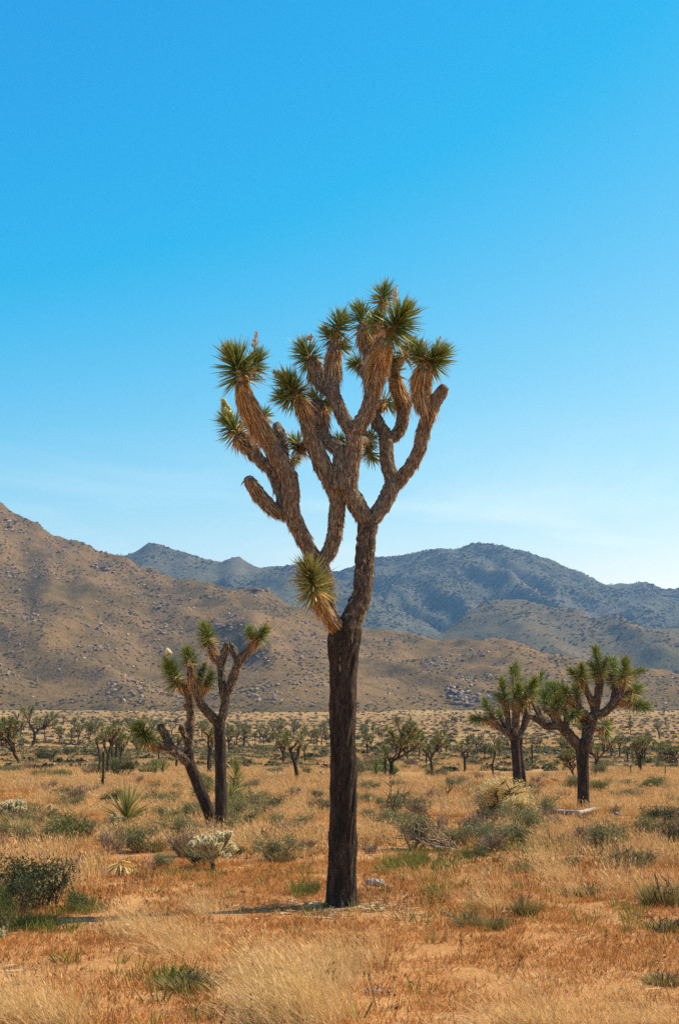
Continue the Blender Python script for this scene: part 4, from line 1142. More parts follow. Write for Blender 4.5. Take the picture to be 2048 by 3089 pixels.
t4.limb([(1025, 560, 32), (1000, 480, 28), (960, 400, 26), (935, 330, 28), (930, 300, 24)], (0.1, -0.3), 0.8, 0.2, [(68, 170, 1.6, 0, 0.4, 0), (60, 120, 1.4, -0.9, 0.4, 0, -40, -10)])
t4.limb([(1030, 590, 40), (1090, 575, 36), (1150, 530, 32), (1205, 485, 32), (1270, 485, 28), (1310, 500, 24)], (0.1, -0.3), 0.8, 0.22, [(72, 160, 1.2, 0.8, 0.0, 0, 30, 5)])
t4.limb([(1150, 540, 30), (1180, 440, 28), (1190, 350, 28), (1185, 300, 26)], (-0.1, 0.2), 0.8, 0.24, [(70, 180, 1.6, 0.0, 0.4, 0), (60, 120, 1.0, -0.6, 0.1, 0, -10, 40)])
t4.limb([(1200, 480, 28), (1240, 400, 28), (1250, 320, 28), (1255, 280, 24)], (-0.2, -0.4), 0.8, 0.22, [(72, 190, 1.6, 0.05, 0.4, 0)])
t4.limb([(1215, 470, 28), (1280, 430, 26), (1315, 415, 24)], (-0.2, 0.1), 0.8, 0.14, [(76, 180, 1.2, 0.3, 0.4, 0)])
t4.limb([(1245, 350, 24), (1295, 280, 24), (1330, 262, 20)], (-0.2, 0.0), 0.8, 0.12, [(56, 150, 1.8, 0.6, 0.2, 0)])
t4.limb([(1190, 380, 24), (1150, 260, 24), (1155, 210, 22)], (0, 0.4), 0.8, 0.14, [(60, 140, 1.3, 0.1, 0.3, 0)])
t4.limb([(1000, 690, 28), (1060, 690, 24), (1095, 680, 22)], (0, 0.5), 0.7, 0.1, [(72, 180, 1.3, 0.1, -0.7, 0.2)])

# ---- Joshua trees of the plain: a few forms, each tree a copy with its own height, spread and turn
def plain_tree(seed, n_lv=4, spread=0.75, first=0.36, lean=0.0):
    rd = random.Random(seed)
    tb = MB(); cb = MB()

    def grow(p, d, r, ln, lv):
        q = p + d * ln
        mid = (p + q) / 2 + RNG.normal(0, ln * 0.06, 3)
        tb.tube(catmull([p, mid, q], 5), np.linspace(r, r * 0.86, 5), 7, 0, 0.1, seed, lv == n_lv)
        if lv >= n_lv or (lv >= 2 and rd.random() < 0.22):
            hang(cb, np.array([p + d * ln * 0.4, (p + q) / 2 + d * ln * 0.2, q]), np.full(3, r * 1.1), 0.0, 1.0, 16, 0.055, 0.010, 0.5, 0.1, 0.3, 1)
            rosette(cb, q - d * 0.02, norm(d + np.array([0, 0, 0.5])), rd.uniform(0.075, 0.105), 64, rd.uniform(0.8, 1.7), 0.0095, 0)
            return
        k = 2 if rd.random() < 0.6 else 3
        a0 = rd.uniform(0, 6.28)
        for i in range(k):
            a = a0 + i * 6.283 / k + rd.uniform(-0.5, 0.5)
            dd = norm(d * rd.uniform(0.5, 0.8) + np.array([math.cos(a) * spread, math.sin(a) * spread, rd.uniform(0.25, 0.75)]) * rd.uniform(0.5, 0.9))
            grow(q - d * r * 0.5, dd, r * rd.uniform(0.7, 0.82), ln * 0 + rd.uniform(0.09, 0.19), lv + 1)
    d0 = norm(np.array([lean, 0, 1.0]))
    grow(np.array([0, 0, -0.02]), d0, 0.032, first, 0)
    zt = max(v[:, 2].max() for v in cb.V)
    for b_ in (tb, cb):
        b_.V = [v / zt for v in b_.V]
    return tb.mesh('trunk', M['bark'], True), cb.mesh('crown', [M['leaf_far'], M['thatch']])


def pole_tree(seed):
    tb = MB(); cb = MB()
    tb.tube(catmull([[0, 0, -0.02], [0.01, 0, 0.5], [0, 0, 0.9]], 6), np.full(6, 0.032), 7, 0, 0.1, seed)
    n = 170; s = 0.30 + 0.68 * RNG.random(n); a = RNG.random(n) * 6.283
    q = np.stack([np.cos(a), np.sin(a), np.zeros(n)], -1)
    cb.blades(q * 0.03 + np.stack([s * 0, s * 0, s], -1) * 0.95, q + np.stack([s * 0, s * 0, 1.6 * (s - 0.45)], -1), 0.085, 0.011)
    hang(cb, np.array([[0, 0, 0.0], [0, 0, 0.2], [0, 0, 0.35]]), np.full(3, 0.035), 0, 1, 36, 0.10, 0.012, 0.6, 0.1, 0.2, 1)
    return tb.mesh('trunk', M['bark'], True), cb.mesh('crown', [M['leaf_far'], M['thatch']])


FORMS = [plain_tree(3, 4), plain_tree(5, 3, 0.8), plain_tree(8, 4, 0.9, 0.30), plain_tree(12, 3, 0.6, 0.45), plain_tree(17, 5, 0.85, 0.26), plain_tree(21, 2, 0.7, 0.5), plain_tree(26, 4, 0.7, 0.4), plain_tree(31, 3, 0.9, 0.34), plain_tree(38, 1, 0.4, 0.62)]
BIG = plain_tree(44, 5, 1.0, 0.30)
POLES = [pole_tree(1), pole_tree(2)]
DFL = {'tree': 'small Joshua tree among the scattered trees of the far plain', 'pole': 'young unbranched Joshua tree like a leafy green post on the plain'}


FLAB = ['round crowned small Joshua tree', 'sparse forked small Joshua tree', 'low spreading small Joshua tree', 'tall stemmed small Joshua tree', 'bushy many headed small Joshua tree', 'few headed small Joshua tree', 'upright tufted small Joshua tree', 'wide armed small Joshua tree', 'single headed slim Joshua tree']


def put_tree(form, p, h, wide=1.0, lean=0.0, label=None, group='Joshua trees of the plain', turn=None):
    if label is None and form in FORMS:
        i = FORMS.index(form); far_ = p[1] > 260
        label = FLAB[i] + (' in the farthest belt below the hill' if far_ else ' on the shrubby plain before the far belt')
        group = FLAB[i].replace('tree', 'trees') + (' of the far belt' if far_ else ' of the plain')
    r = thing('joshua_tree', label or DFL['tree'], 'tree', (p[0], p[1], p[2] - 0.03), group, random.uniform(0, 6.28) if turn is None else turn, (h * wide, h * wide, h))
    if lean:
        r.rotation_euler = (random.uniform(-0.05, 0.05), lean, 0)
    for nm, me in zip(('trunk', 'crown'), form):
        obj(nm, me, r)
    return r


def band(x0, L, labels={}):
    for i, e in enumerate(L):
        bx, by, ty = e[:3]; kind = e[3] if len(e) > 3 else 't'; wide = e[4] if len(e) > 4 else 1.0; lean = e[5] if len(e) > 5 else 0.0; lab = e[6] if len(e) > 6 else None
        p = gpt(x0 + 0.32653 * bx, 2080 + 0.32653 * by)
        h = (by - ty) * 0.32653 * p[1] / F
        h = min(max(h, 0.5), 6.0)
        if kind == 'p':
            put_tree(random.choice(POLES), p, h, random.uniform(0.8, 1.2), lean, lab or DFL['pole'], 'young unbranched Joshua trees')
        elif kind == 'b':
            put_tree(BIG, p, h, wide, lean, lab, None, 0.6)
        else:
            f = FORMS[kind] if isinstance(kind, int) else random.choice(FORMS[:8])
            put_tree(f, p, h, wide * random.uniform(0.85, 1.15), lean, lab, None if lab else 'Joshua trees of the plain')


band(0, [(175, 705, 200, 4, 1.1, -0.38, 'leaning Joshua tree with a bushy crown tilted away from the slanting trunk'), (290, 530, 125, 2, 1.0, 0.25, 'open branched Joshua tree leaning over, tallest of the far trees'), (112, 460, 250), (160, 355, 200), (220, 380, 280), (185, 570, 465, 'p'), (415, 450, 310), (390, 370, 300),
         (560, 510, 335), (590, 325, 230), (495, 380, 300), (665, 492, 345), (690, 400, 250), (730, 525, 300), (825, 488, 280), (660, 350, 280), (760, 350, 250), (895, 785, 350, 8, 0.7, 0, 'straight Joshua tree post with one leafy top beside a bushy crowned tree'),
         (950, 930, 540, 'p', 1, 0, 'young leafy Joshua tree post with straw coloured dead leaves at its foot'), (1000, 800, 258, 7, 0.9, 0, 'bushy crowned Joshua tree on a straight dark trunk behind the leafy green post'), (1030, 700, 330, 3), (1075, 660, 330, 5), (1115, 715, 380, 6),
         (1285, 635, 400, 1, 0.9, -0.2), (1465, 715, 420, 3), (870, 420, 260), (910, 400, 250), (1100, 380, 265), (1180, 380, 250), (1220, 420, 280), (1330, 400, 250), (1400, 420, 260), (1500, 430, 290), (145, 470, 370), (300, 400, 310)])
band(512, [(50, 742, 390, 5), (370, 798, 325, 5, 1.0, 0, 'straight Joshua tree with an orange skirt under its crown, half behind the two stemmed tree'), (395, 765, 350, 8), (545, 592, 330, 6), (545, 440, 310), (620, 520, 365), (685, 550, 300, 2), (700, 500, 350), (740, 430, 320), (790, 510, 380), (835, 470, 305), (865, 510, 330), (890, 490, 360), (920, 530, 420),
           (605, 520, 455, 'p'), (1045, 705, 365, 1, 1.1), (1170, 845, 350, 7, 1.0, -0.10, 'Joshua tree with a flat clustered crown on a bent dark trunk'), (990, 480, 280, 2, 1.1), (1240, 692, 470, 5), (1310, 500, 360), (1330, 512, 350), (1360, 520, 350), (1405, 520, 350), (1445, 532, 385), (1250, 445, 340), (1150, 420, 300), (640, 430, 290), (960, 500, 380), (270, 420, 290), (320, 430, 280), (20, 430, 300), (570, 420, 320), (1440, 450, 340)])
band(1024, [(255, 612, 390, 1), (290, 572, 400), (230, 480, 340), (390, 472, 340, 2), (370, 470, 360), (450, 830, 215, 'b', 1.05, 0.18, 'large open crowned Joshua tree with a curved trunk on the plain'), (635, 695, 430, 7, 1, -0.15), (515, 590, 420), (565, 600, 440), (590, 590, 430), (735, 642, 430, 3), (845, 785, 345, 2, 0.75, -0.04, 'slender Joshua tree with drooping arms beside the curved trunk tree'), (810, 715, 480, 5),
            (690, 620, 440), (660, 600, 450), (905, 560, 430), (935, 592, 420), (982, 605, 455), (1025, 595, 500, 'p'), (1125, 642, 465, 8), (1150, 758, 455, 7, 1.0, 0.05), (1260, 570, 395, 2), (1340, 662, 480, 1), (1395, 652, 500, 3), (1435, 818, 500, 8, 0.8), (1480, 642, 450, 6), (1520, 600, 510), (1250, 730, 670, 'p'), (1180, 560, 410), (1420, 560, 400), (880, 560, 440), (760, 560, 410), (1540, 560, 440)])
band(1536, [(210, 715, 490, 'p'), (165, 632, 560, 'p'), (250, 562, 430), (280, 550, 430), (325, 575, 480), (350, 500, 420), (225, 530, 430), (480, 560, 430), (510, 690, 450, 6), (585, 820, 530, 4, 1.2, -0.1), (805, 788, 400, 2, 1.0, 0, 'wide forked Joshua tree on a short trunk behind the many headed one'), (832, 788, 720, 'p'), (940, 642, 450, 1), (1020, 642, 400, 3), (1090, 682, 470, 7), (1140, 692, 580, 'p'),
            (1210, 772, 425, 6, 0.9, 0, 'dark clustered Joshua tree with several trunks standing together'), (1190, 760, 450, 3), (1255, 690, 400, 3), (1120, 795, 710, 'p'), (1390, 662, 490, 1), (1440, 672, 470), (1360, 612, 500), (1550, 695, 500, 4, 1.5, -0.3), (1440, 802, 750, 'p'), (900, 620, 580, 'p'), (1330, 560, 470), (1490, 560, 460), (1050, 520, 385), (1280, 510, 390), (150, 520, 430), (1400, 540, 470), (860, 560, 430)])
for _ in range(70):
    x = random.uniform(-0.29, 0.29); yy = random.uniform(300, 500)
    put_tree(random.choice(FORMS[:8]), (x * yy, yy, float(ground_z(x * yy, yy))), random.uniform(2.6, 4.2), random.uniform(0.85, 1.2))

# ------------------------------------------------------------------ shrubs, one by one
def shrub_form(seed, kind):
    """unit shrub about 1 wide and 0.55 high: woody stems and the foliage or stems they carry"""
    rd = np.random.default_rng(seed)
    tw = MB(); fo = MB()
    ns = 9
    tips = []
    for i in range(ns):
        a = rd.random() * 6.283; o = 0.15 + 0.30 * rd.random(); h = 0.22 + 0.28 * rd.random()
        p0 = np.array([math.cos(a) * 0.04, math.sin(a) * 0.04, -0.03]); p2 = np.array([math.cos(a) * o, math.sin(a) * o, h])
        p1 = (p0 + p2) / 2 + rd.normal(0, 0.05, 3)
        tw.tube(catmull([p0, p1, p2], 5), [0.016, 0.014, 0.011, 0.008, 0.004], 5)
        tips.append(p2)
        for _ in range(4):
            q = p1 + (p2 - p1) * rd.random(); e = q + np.array([rd.normal(0, 0.10), rd.normal(0, 0.10), 0.06 + 0.14 * rd.random()])
            tw.tube(np.array([q, (q + e) / 2 + rd.normal(0, 0.02, 3), e]), [0.007, 0.006, 0.002], 4)
            tips.append(e)
    tips = np.array(tips)
    if kind == 'clump':                          # stiff upright stems
        n = 620
        a = rd.random(n) * 6.283; r = 0.30 * np.sqrt(rd.random(n))
        P = np.stack([np.cos(a) * r, np.sin(a) * r, np.zeros(n)], -1)
        D = np.stack([np.cos(a) * (0.25 + r * 1.6), np.sin(a) * (0.25 + r * 1.6), np.ones(n)], -1) + rd.normal(0, 0.22, (n, 3))
        fo.blades(P, D, 0.24 + 0.32 * rd.random(n), 0.011, np.array([0, 0, -0.08]))
    elif kind == 'twiggy':
        n = 620
        c = tips[rd.integers(0, len(tips), n)]; P = c * (0.35 + 0.6 * rd.random((n, 1))) + rd.normal(0, 0.03, (n, 3))
        D = c / np.linalg.norm(c, axis=1, keepdims=True) + rd.normal(0, 0.6, (n, 3)) + [0, 0, 0.35]
        fo.blades(P, D, 0.10 + 0.14 * rd.random(n), 0.009)
    else:                                        # leafy
        n = 2600
        c = tips[rd.integers(0, len(tips), n)]; P = c + rd.normal(0, 0.072, (n, 3)) * [1, 1, 0.9]; P[:, 2] = np.abs(P[:, 2])
        fo.blades(P, rd.normal(0, 0.7, (n, 3)) + [0, 0, 0.6], 0.03 + 0.04 * rd.random(n), 0.012)
    return tw, fo


def shrub_meshes(kind, leaf, twig, seeds):
    out = []
    for s_ in seeds:
        tw, fo = shrub_form(s_, kind)
        out.append((tw.mesh('stems', M[twig], True), fo.mesh('foliage', M[leaf])))
    return out


SH = {'dark': shrub_meshes('leafy', 'darkleaf', 'dark_stick', (1, 2, 3)),
      'green': shrub_meshes('leafy', 'greenleaf', 'greytwig', (4, 5, 6)),
      'sage': shrub_meshes('leafy', 'sage', 'greytwig', (7, 8, 9)),
      'olive': shrub_meshes('clump', 'olive', 'dark_stick', (10, 11, 12)),
      'grey': shrub_meshes('twiggy', 'greytwig', 'greytwig', (13, 14, 15)),
      'purple': shrub_meshes('twiggy', 'purple', 'greytwig', (16, 17)),
      'gold': shrub_meshes('clump', 'goldleaf', 'greytwig', (18, 19))}
SLAB = {'dark': 'dark green leafy shrub', 'green': 'fresh green leafy shrub', 'sage': 'rounded grey green sage shrub',
        'olive': 'olive bunch of stiff stems', 'grey': 'leafless grey twiggy shrub', 'purple': 'purplish brown twiggy shrub', 'gold': 'straw coloured bunch of stiff stems'}


def shrub(kind, p, w, h, label=None, group=True):
    if not label:
        sz = 'small ' if w < 0.5 else ('middling ' if w < 0.8 else 'broad ')
        zn = ' in the sparse foreground grass' if p[1] < 22 else (' in the golden grass' if p[1] < 46 else ' near the belt of small trees')
        slab = sz + SLAB[kind] + zn; grp = sz + kind + ' shrubs' + zn
    r = thing('desert_shrub', label or slab, 'shrub', (p[0], p[1], p[2] - 0.02), None if label else grp, random.uniform(0, 6.28), (w, w, h / 0.55))
    for nm, me in zip(('stems', 'foliage'), random.choice(SH[kind])):
        obj(nm, me, r)
    return r


for e in [(95, 2100, 190, 105, 'dark', 'large dark leafy shrub in the shadow cast by the tall tree'), (40, 2110, 120, 80, 'dark'), (15, 2155, 75, 85, 'green', 'bright green bushy shrub beside the large dark shrub'), (185, 2108, 80, 42, 'green'),
          (650, 1988, 84, 34, 'olive', 'low dark olive bunch between the silvery cholla and the tall trunk'), (1085, 2142, 90, 48, 'olive', 'dark olive bunch beside a small stick lying on the red ground'), (1147, 2148, 60, 50, 'olive'), (1212, 2114, 72, 62, 'olive'),
          (1530, 2095, 130, 84, 'olive', 'large dark olive bunch on the red ground behind the thorny twigs'), (1550, 2152, 90, 46, 'olive', 'low greenish bunch under crooked thorny twigs'), (1530, 2270, 100, 40, 'olive'),
          (1462, 1990, 110, 45, 'olive'), (1204, 2015, 66, 36, 'olive'), (1319, 1998, 54, 34, 'olive'), (1339, 1952, 44, 28, 'olive'), (1399, 1945, 54, 28, 'olive'), (1479, 1952, 85, 60, 'sage', 'rounded grey sage shrub with bare twigs beside low olive bunches'),
          (1445, 2006, 120, 42, 'olive'), (1339, 2070, 95, 42, 'olive'), (1562, 1965, 50, 55, 'dark'), (1069, 1952, 96, 44, 'sage', 'blue green shrub growing up through the grey dead branches'), (1110, 1945, 60, 34, 'green'), (1164, 1948, 120, 42, 'sage', 'wide blue green shrub below the golden bush'),
          (1214, 1952, 56, 34, 'green'), (849, 1828, 54, 24, 'sage'), (979, 1848, 58, 24, 'grey'), (944, 1894, 64, 20, 'olive'), (1234, 1847, 34, 22, 'sage'), (1079, 1853, 30, 22, 'sage'), (1099, 1823, 44, 22, 'olive'),
          (272, 1862, 84, 36, 'dark'), (600, 1878, 104, 46, 'sage', 'rounded grey green shrub beside the leafy young Joshua tree'), (360, 1828, 54, 30, 'olive'), (205, 1838, 64, 26, 'purple'), (105, 1952, 50, 32, 'green'), (200, 1928, 54, 26, 'olive'), (258, 1952, 64, 22, 'dark'),
          (680, 1843, 50, 26, 'grey'), (460, 2003, 56, 36, 'dark'), (380, 2008, 64, 36, 'sage'), (165, 2013, 74, 36, 'grey'), (8, 1938, 32, 36, 'sage'), (595, 1948, 44, 24, 'green'), (445, 1893, 60, 36, 'sage'), (715, 1958, 54, 22, 'grey'), (440, 2282, 150, 50, 'olive', 'dark olive bunch half hidden behind the blown straw grass'),
          (1150, 1990, 40, 24, 'olive'), (1100, 1990, 50, 30, 'green'), (720, 2062, 40, 24, 'green'), (150, 2360, 70, 40, 'olive'), (30, 1790, 60, 22, 'sage'), (150, 1800, 60, 22, 'green'), (110, 1760, 60, 26, 'dark'), (560, 1830, 44, 20, 'grey'), (640, 1790, 40, 18, 'sage'),
          (1440, 1850, 60, 26, 'sage'), (1500, 1830, 70, 30, 'green'), (1380, 1830, 60, 26, 'green'), (1330, 1820, 50, 26, 'sage'), (1300, 1850, 40, 26, 'purple'), (1420, 1880, 50, 24, 'grey'), (1540, 1850, 50, 26, 'olive'), (920, 1822, 40, 20, 'sage'), (1020, 1800, 44, 18, 'grey')]:
    p = gptd(e[0], e[1]); k = 1.30612 * p[1] / F
    shrub(e[4], p, e[2] * k * 1.05, e[3] * k, e[5] if len(e) > 5 else None)
for i in range(300):
    dy = 1735 + 250 * (i / 300.0) ** 1.5; dx = random.uniform(-60, 1630)
    if 720 < dx < 850 and dy > 1900:
        continue
    p = gptd(dx, dy)
    kind = random.choices(('sage', 'grey', 'purple', 'olive', 'green', 'dark', 'gold'), (30, 18, 12, 20, 10, 7, 5))[0]
    w = random.uniform(0.35, 0.95) * (1.25 if dy < 1800 else 0.85)
    shrub(kind, p, w, w * random.uniform(0.38, 0.6))

# ------------------------------------------------------------------ cholla cacti: stem and single joints
def joint_mesh(k, ln=0.13, r=0.020):
    mb = MB()
    P = np.array([[0, 0, t] for t in np.linspace(-0.01, ln, 6)])
    mb.tube(P, np.array([0.55, 0.95, 1.0, 1.0, 0.85, 0.4]) * r, 7, 0, 0.12, k)
    n = 230
    a = RNG.random(n) * 6.283; s_ = ln * (0.02 + 1.0 * RNG.random(n))
    q = np.stack([np.cos(a), np.sin(a), 0.4 * RNG.normal(size=n) + np.where(s_ > ln * 0.85, 1.2, 0.15)], -1)
    mb.blades(np.stack([np.cos(a) * r * 0.8, np.sin(a) * r * 0.8, s_], -1), q, 0.020, 0.0042, None, 1)
    return mb.mesh('joint', [M['joint'], M['spine']])


JM = [joint_mesh(k) for k in range(4)]


def cholla(p, h, label, nb=5, lv=3, spread=0.9, name='cholla_cactus', group=None):
    sc = h / 0.62
    r = thing(name, label, 'cactus', (p[0], p[1], p[2] - 0.02), group, random.uniform(0, 6.28), sc)
    mb = MB(); mb.tube(catmull([[0, 0, -0.03], [0.01, 0, 0.10], [0, 0.01, 0.22]], 6), np.linspace(0.038, 0.030, 6), 8, 0, 0.2, 3)
    obj('stem', mb.mesh('stem', M['dark_stick'], True), r)

    def grow(q, d, lv_):
        o = obj('joint', random.choice(JM), r, q)
        o.rotation_mode = 'QUATERNION'; o.rotation_quaternion = Vector(d).to_track_quat('Z', 'Y')
        s_ = random.uniform(0.8, 1.15); o.scale = (s_ * (1.25 if lv_ == 0 else 1),) * 2 + (s_,)
        if lv_ < lv:
            e = q + d * 0.125 * s_
            for _ in range(2 if random.random() < 0.65 else 3):
                grow(e - d * 0.01, norm(d * 0.8 + RNG.normal(0, 0.42, 3) + np.array([0, 0, 0.28])), lv_ + 1)
    for i in range(nb):
        a = i * 6.283 / nb + random.uniform(-.4, .4)
        grow(np.array([0, 0, random.uniform(0.12, 0.21)]), norm(np.array([math.cos(a) * spread, math.sin(a) * spread, random.uniform(0.5, 1.0)])), 0)
    return r


for dx, dy, hh, lab, nb, lv in [(492, 2008, 92, 'silvery cholla cactus with a flat spiny crown in front of the two stemmed tree', 6, 3), (28, 1902, 60, 'broad pale cholla cactus half sunk in golden grass', 7, 3), (122, 1884, 34, 'small pale cholla cactus standing alone in the golden grass', 4, 2),
                                (263, 1910, 40, 'small spindly cholla cactus at the foot of the yucca', 4, 2), (1272, 1876, 30, 'low whitish cholla cactus behind the bleached log', 6, 2), (-6, 2182, 50, 'pale cholla cactus beside the bright green bush', 5, 2),
                                (150, 1783, 16, 'far pale cholla cactus between grey shrubs', 5, 1), (195, 1782, 22, 'far pale cholla cactus between grey shrubs', 4, 1), (467, 1782, 20, 'far pale cholla cactus behind the two stemmed tree', 5, 1), (740, 1798, 24, 'far creamy cholla cactus beside the tall trunk', 5, 2)]:
    p = gptd(dx, dy)
    cholla(p, hh * 1.30612 * p[1] / F, lab, nb, lv, group='far cholla cacti' if 'between grey' in lab else None)
# the golden bush: a tall branching cholla with a yellowish crown
def gold_bush(dx, dy, wpx, hpx, label):
    p = gptd(dx, dy); k = 1.30612 * p[1] / F; w = wpx * k; h = hpx * k
    r = thing('golden_cholla', label, 'bush', (p[0], p[1], p[2] - 0.02))
    tw = MB(); fo = MB(); tips = []
    for i in range(7):
        a = i * 0.9 + random.uniform(-.3, .3); o = w * random.uniform(0.12, 0.36)
        p0 = np.array([math.cos(a) * 0.05, math.sin(a) * 0.05, -0.03]); p2 = np.array([math.cos(a) * o, math.sin(a) * o, h * random.uniform(0.55, 0.8)])
        pm = (p0 + p2) / 2 - np.array([math.cos(a), math.sin(a), 0]) * 0.05
        tw.tube(catmull([p0, pm, p2], 7), np.linspace(0.030, 0.012, 7), 6, 0, 0.15, i)
        for _ in range(9):
            q = pm + (p2 - pm) * random.uniform(0.3, 1); e = q + np.array([random.gauss(0, w * 0.11), random.gauss(0, w * 0.11), h * random.uniform(0.05, 0.24)])
            tw.tube(np.array([q, (q + e) / 2, e]), [0.011, 0.010, 0.006], 5); tips.append(e)
    tips = np.array(tips); n = 6000
    c = tips[RNG.integers(0, len(tips), n)] + RNG.normal(0, 0.05, (n, 3))
    fo.blades(c, RNG.normal(0, 0.8, (n, 3)) + [0, 0, 0.5], 0.035 + 0.03 * RNG.random(n), 0.013)
    obj('stems', tw.mesh('stems', M['dark_stick'], True), r); obj('foliage', fo.mesh('foliage', M['goldleaf']), r)


gold_bush(1155, 1893, 130, 92, 'golden branching cholla bush with dark stems and a rounded crown')
gold_bush(1198, 1908, 105, 66, 'lower golden cholla bush spilling over the sage shrubs')

# ------------------------------------------------------------------ yuccas and young Joshua trees near the left tree
def yucca(dx, dy, hpx, n, wid, label, col=0.3, tmax=78, mat='leaf_y', stemh=0.0, name='yucca'):
    p = gptd(dx, dy); k = 1.30612 * p[1] / F; h = hpx * k
    r = thing(name, label, 'plant', (p[0], p[1], p[2] - 0.02))
    lb = MB(); rosette(lb, (0, 0, 0.03 + stemh), (0.05, 0, 1), h, n, col, wid, 0, tmax)
    obj('leaf_rosette', lb.mesh('leaf_rosette', M[mat]), r)
    sk = MB(); sk.tube(np.array([[0, 0, -0.03], [0, 0, 0.08 + stemh], [0.0, 0, 0.12 + stemh + h * col * 0.6]]), [0.06, 0.055, 0.02], 8, 0, 0.2, 2)
    hang(sk, np.array([[0, 0, 0.0], [0, 0, 0.06], [0, 0, 0.14 + stemh]]), np.full(3, 0.05), 0.3, 1.0, 40, h * 0.35, 0.02, 0.3, 0.1, 0.8, 1)
    obj('stem', sk.mesh('stem', [M['bark'], M['thatch']]), r)
    return r


yucca(293, 1900, 78, 90, 0.026, 'green yucca with a fan of long stiff sword leaves')
yucca(530, 1892, 40, 130, 0.016, 'young Joshua tree rosette low against the upright stem', 1.2, 100, stemh=0.05, name='young_joshua_tree')
yucca(540, 1880, 40, 230, 0.016, 'bright green young Joshua tree column behind the upright stem', 2.3, 100, stemh=0.15, name='young_joshua_tree')
yucca(868, 1796, 30, 90, 0.02, 'dark yucca in the clump at the foot of the curved trunk tree', 0.8, 90, 'leaf')
yucca(890, 1798, 32, 90, 0.02, 'tallest yucca of the clump at the foot of the curved trunk tree', 0.8, 90, 'leaf', 0.5)
yucca(908, 1798, 28, 80, 0.02, 'spiky yucca in the clump nearest the curved trunk tree', 0.6, 90, 'leaf')
yucca(360, 1786, 22, 70, 0.02, 'small yucca rosette under the bushy crowned tree', 0.8, 95, 'leaf')
yucca(376, 1790, 24, 70, 0.02, 'small upright yucca beside the rosette under the bushy crowned tree', 1.0, 95, 'leaf_y')

# ------------------------------------------------------------------ dead wood, stones and fallen leaves
def log_thing(name, label, cat, L, r0, r1, mat, tf=lambda x, y: (x, y), lift=0.6, side=()):
    G = [gpt(*tf(x, y)) for x, y in L]; base = G[0]
    rr = np.linspace(r0, r1, len(G))
    P = np.array([g + np.array([0, 0, q * lift]) for g, q in zip(G, rr)])
    n = len(P) * 6
    mb = MB(); mb.tube(catmull(P, n), np.interp(np.linspace(0, 1, n), np.linspace(0, 1, len(rr)), rr), 10, 0, 0.18, 9, True, (1.2, 6))
    o = obj(name, mb.mesh(name, M[mat], True, base), loc=base)
    return tag(o, label, cat)


log_thing('fallen_log', 'long bleached fallen log lying below the thick trunked tree', 'log', [(590, 1362), (650, 1372), (710, 1382), (800, 1388), (880, 1392), (930, 1388), (965, 1374), (1000, 1366), (1050, 1362)], 0.065, 0.05, 'log', tf3, 1.2)
log_thing('fallen_branch', 'short bleached branch lying beyond the end of the long log', 'branch', [(1195, 1378), (1225, 1390), (1260, 1390), (1278, 1380), (1290, 1366)], 0.03, 0.018, 'log', tf3, 0.9)
log_thing('fallen_branch', 'pale weathered branch at the side of a dark shrub', 'branch', [(2000, 2580), (2025, 2586), (2060, 2584), (2090, 2588)], 0.03, 0.025, 'log', lift=0.9)
log_thing('fallen_branch', 'thin pale log lying beside the foot of the upright stem', 'branch', [(688, 2482), (700, 2484), (716, 2485)], 0.03, 0.025, 'log', lift=0.9)
log_thing('fallen_branch', 'thin pale log lying behind the leaning stem', 'branch', [(598, 2466), (612, 2469), (624, 2474)], 0.03, 0.02, 'log', lift=0.9)
log_thing('stick', 'small dark stick lying on the red ground beside an olive bunch', 'stick', [(1335, 2760), (1350, 2763), (1372, 2772)], 0.022, 0.012, 'deadwood', lift=0.8)
log_thing('fallen_branch', 'fallen tree limb propped on the far plain left of a flat crowned tree', 'branch', [(720, 2262), (735, 2252), (745, 2246), (752, 2256), (760, 2266)], 0.12, 0.10, 'dark_stick', lift=4.0)

# pale stone by the trunk
p = gpt(1128, 2672)
mb = MB(); mb.ball((0, 0, 0.04), 0.095, 14, 8, 0, 0.5, (1.15, 0.7, 0.52), 0.07); mb.ball((0.08, 0.0, 0.05), 0.04, 8, 5, 0, 0.5, (1, 0.8, 0.9), 0.1)
o = obj('stone', mb.mesh('stone', M['log'], False), loc=(p[0], p[1], p[2] - 0.01)); tag(o, 'pale lumpy stone lying beside the foot of the tall trunk', 'stone')


def branchy(label, name, cat, p, n, h, w, r0, mat, lean=(0, 0), up=0.6, sub=4):
    r = thing(name, label, cat, (p[0], p[1], p[2] - 0.02))
    for i in range(n):
        a = random.uniform(0, 6.28); d = np.array([math.cos(a) * w + lean[0], math.sin(a) * w * 0.6 + lean[1], up * random.uniform(0.4, 1.2) * h])
        p0 = np.array([random.gauss(0, 0.03), random.gauss(0, 0.03), -0.02]); P = [p0]
        for s_ in (0.35, 0.7, 1.0):
            P.append(p0 + d * s_ + RNG.normal(0, 0.06 * h, 3))
        P = np.array(P); P[:, 2] = np.maximum(P[:, 2], 0.01)
        mb = MB(); mb.tube(catmull(P, 9), np.linspace(r0, r0 * 0.3, 9), 6, 0, 0.2, i)
        for _ in range(sub):
            k = random.randint(1, 3); q = P[k]; e = q + (d * 0.25 + RNG.normal(0, 0.16 * h, 3)); e[2] = max(e[2], 0.02)
            mb.tube(np.array([q, (q + e) / 2 + RNG.normal(0, 0.03 * h, 3), e]), [r0 * 0.5, r0 * 0.38, r0 * 0.15], 5)
        obj('branch', mb.mesh('branch', M[mat], True), r)
    return r


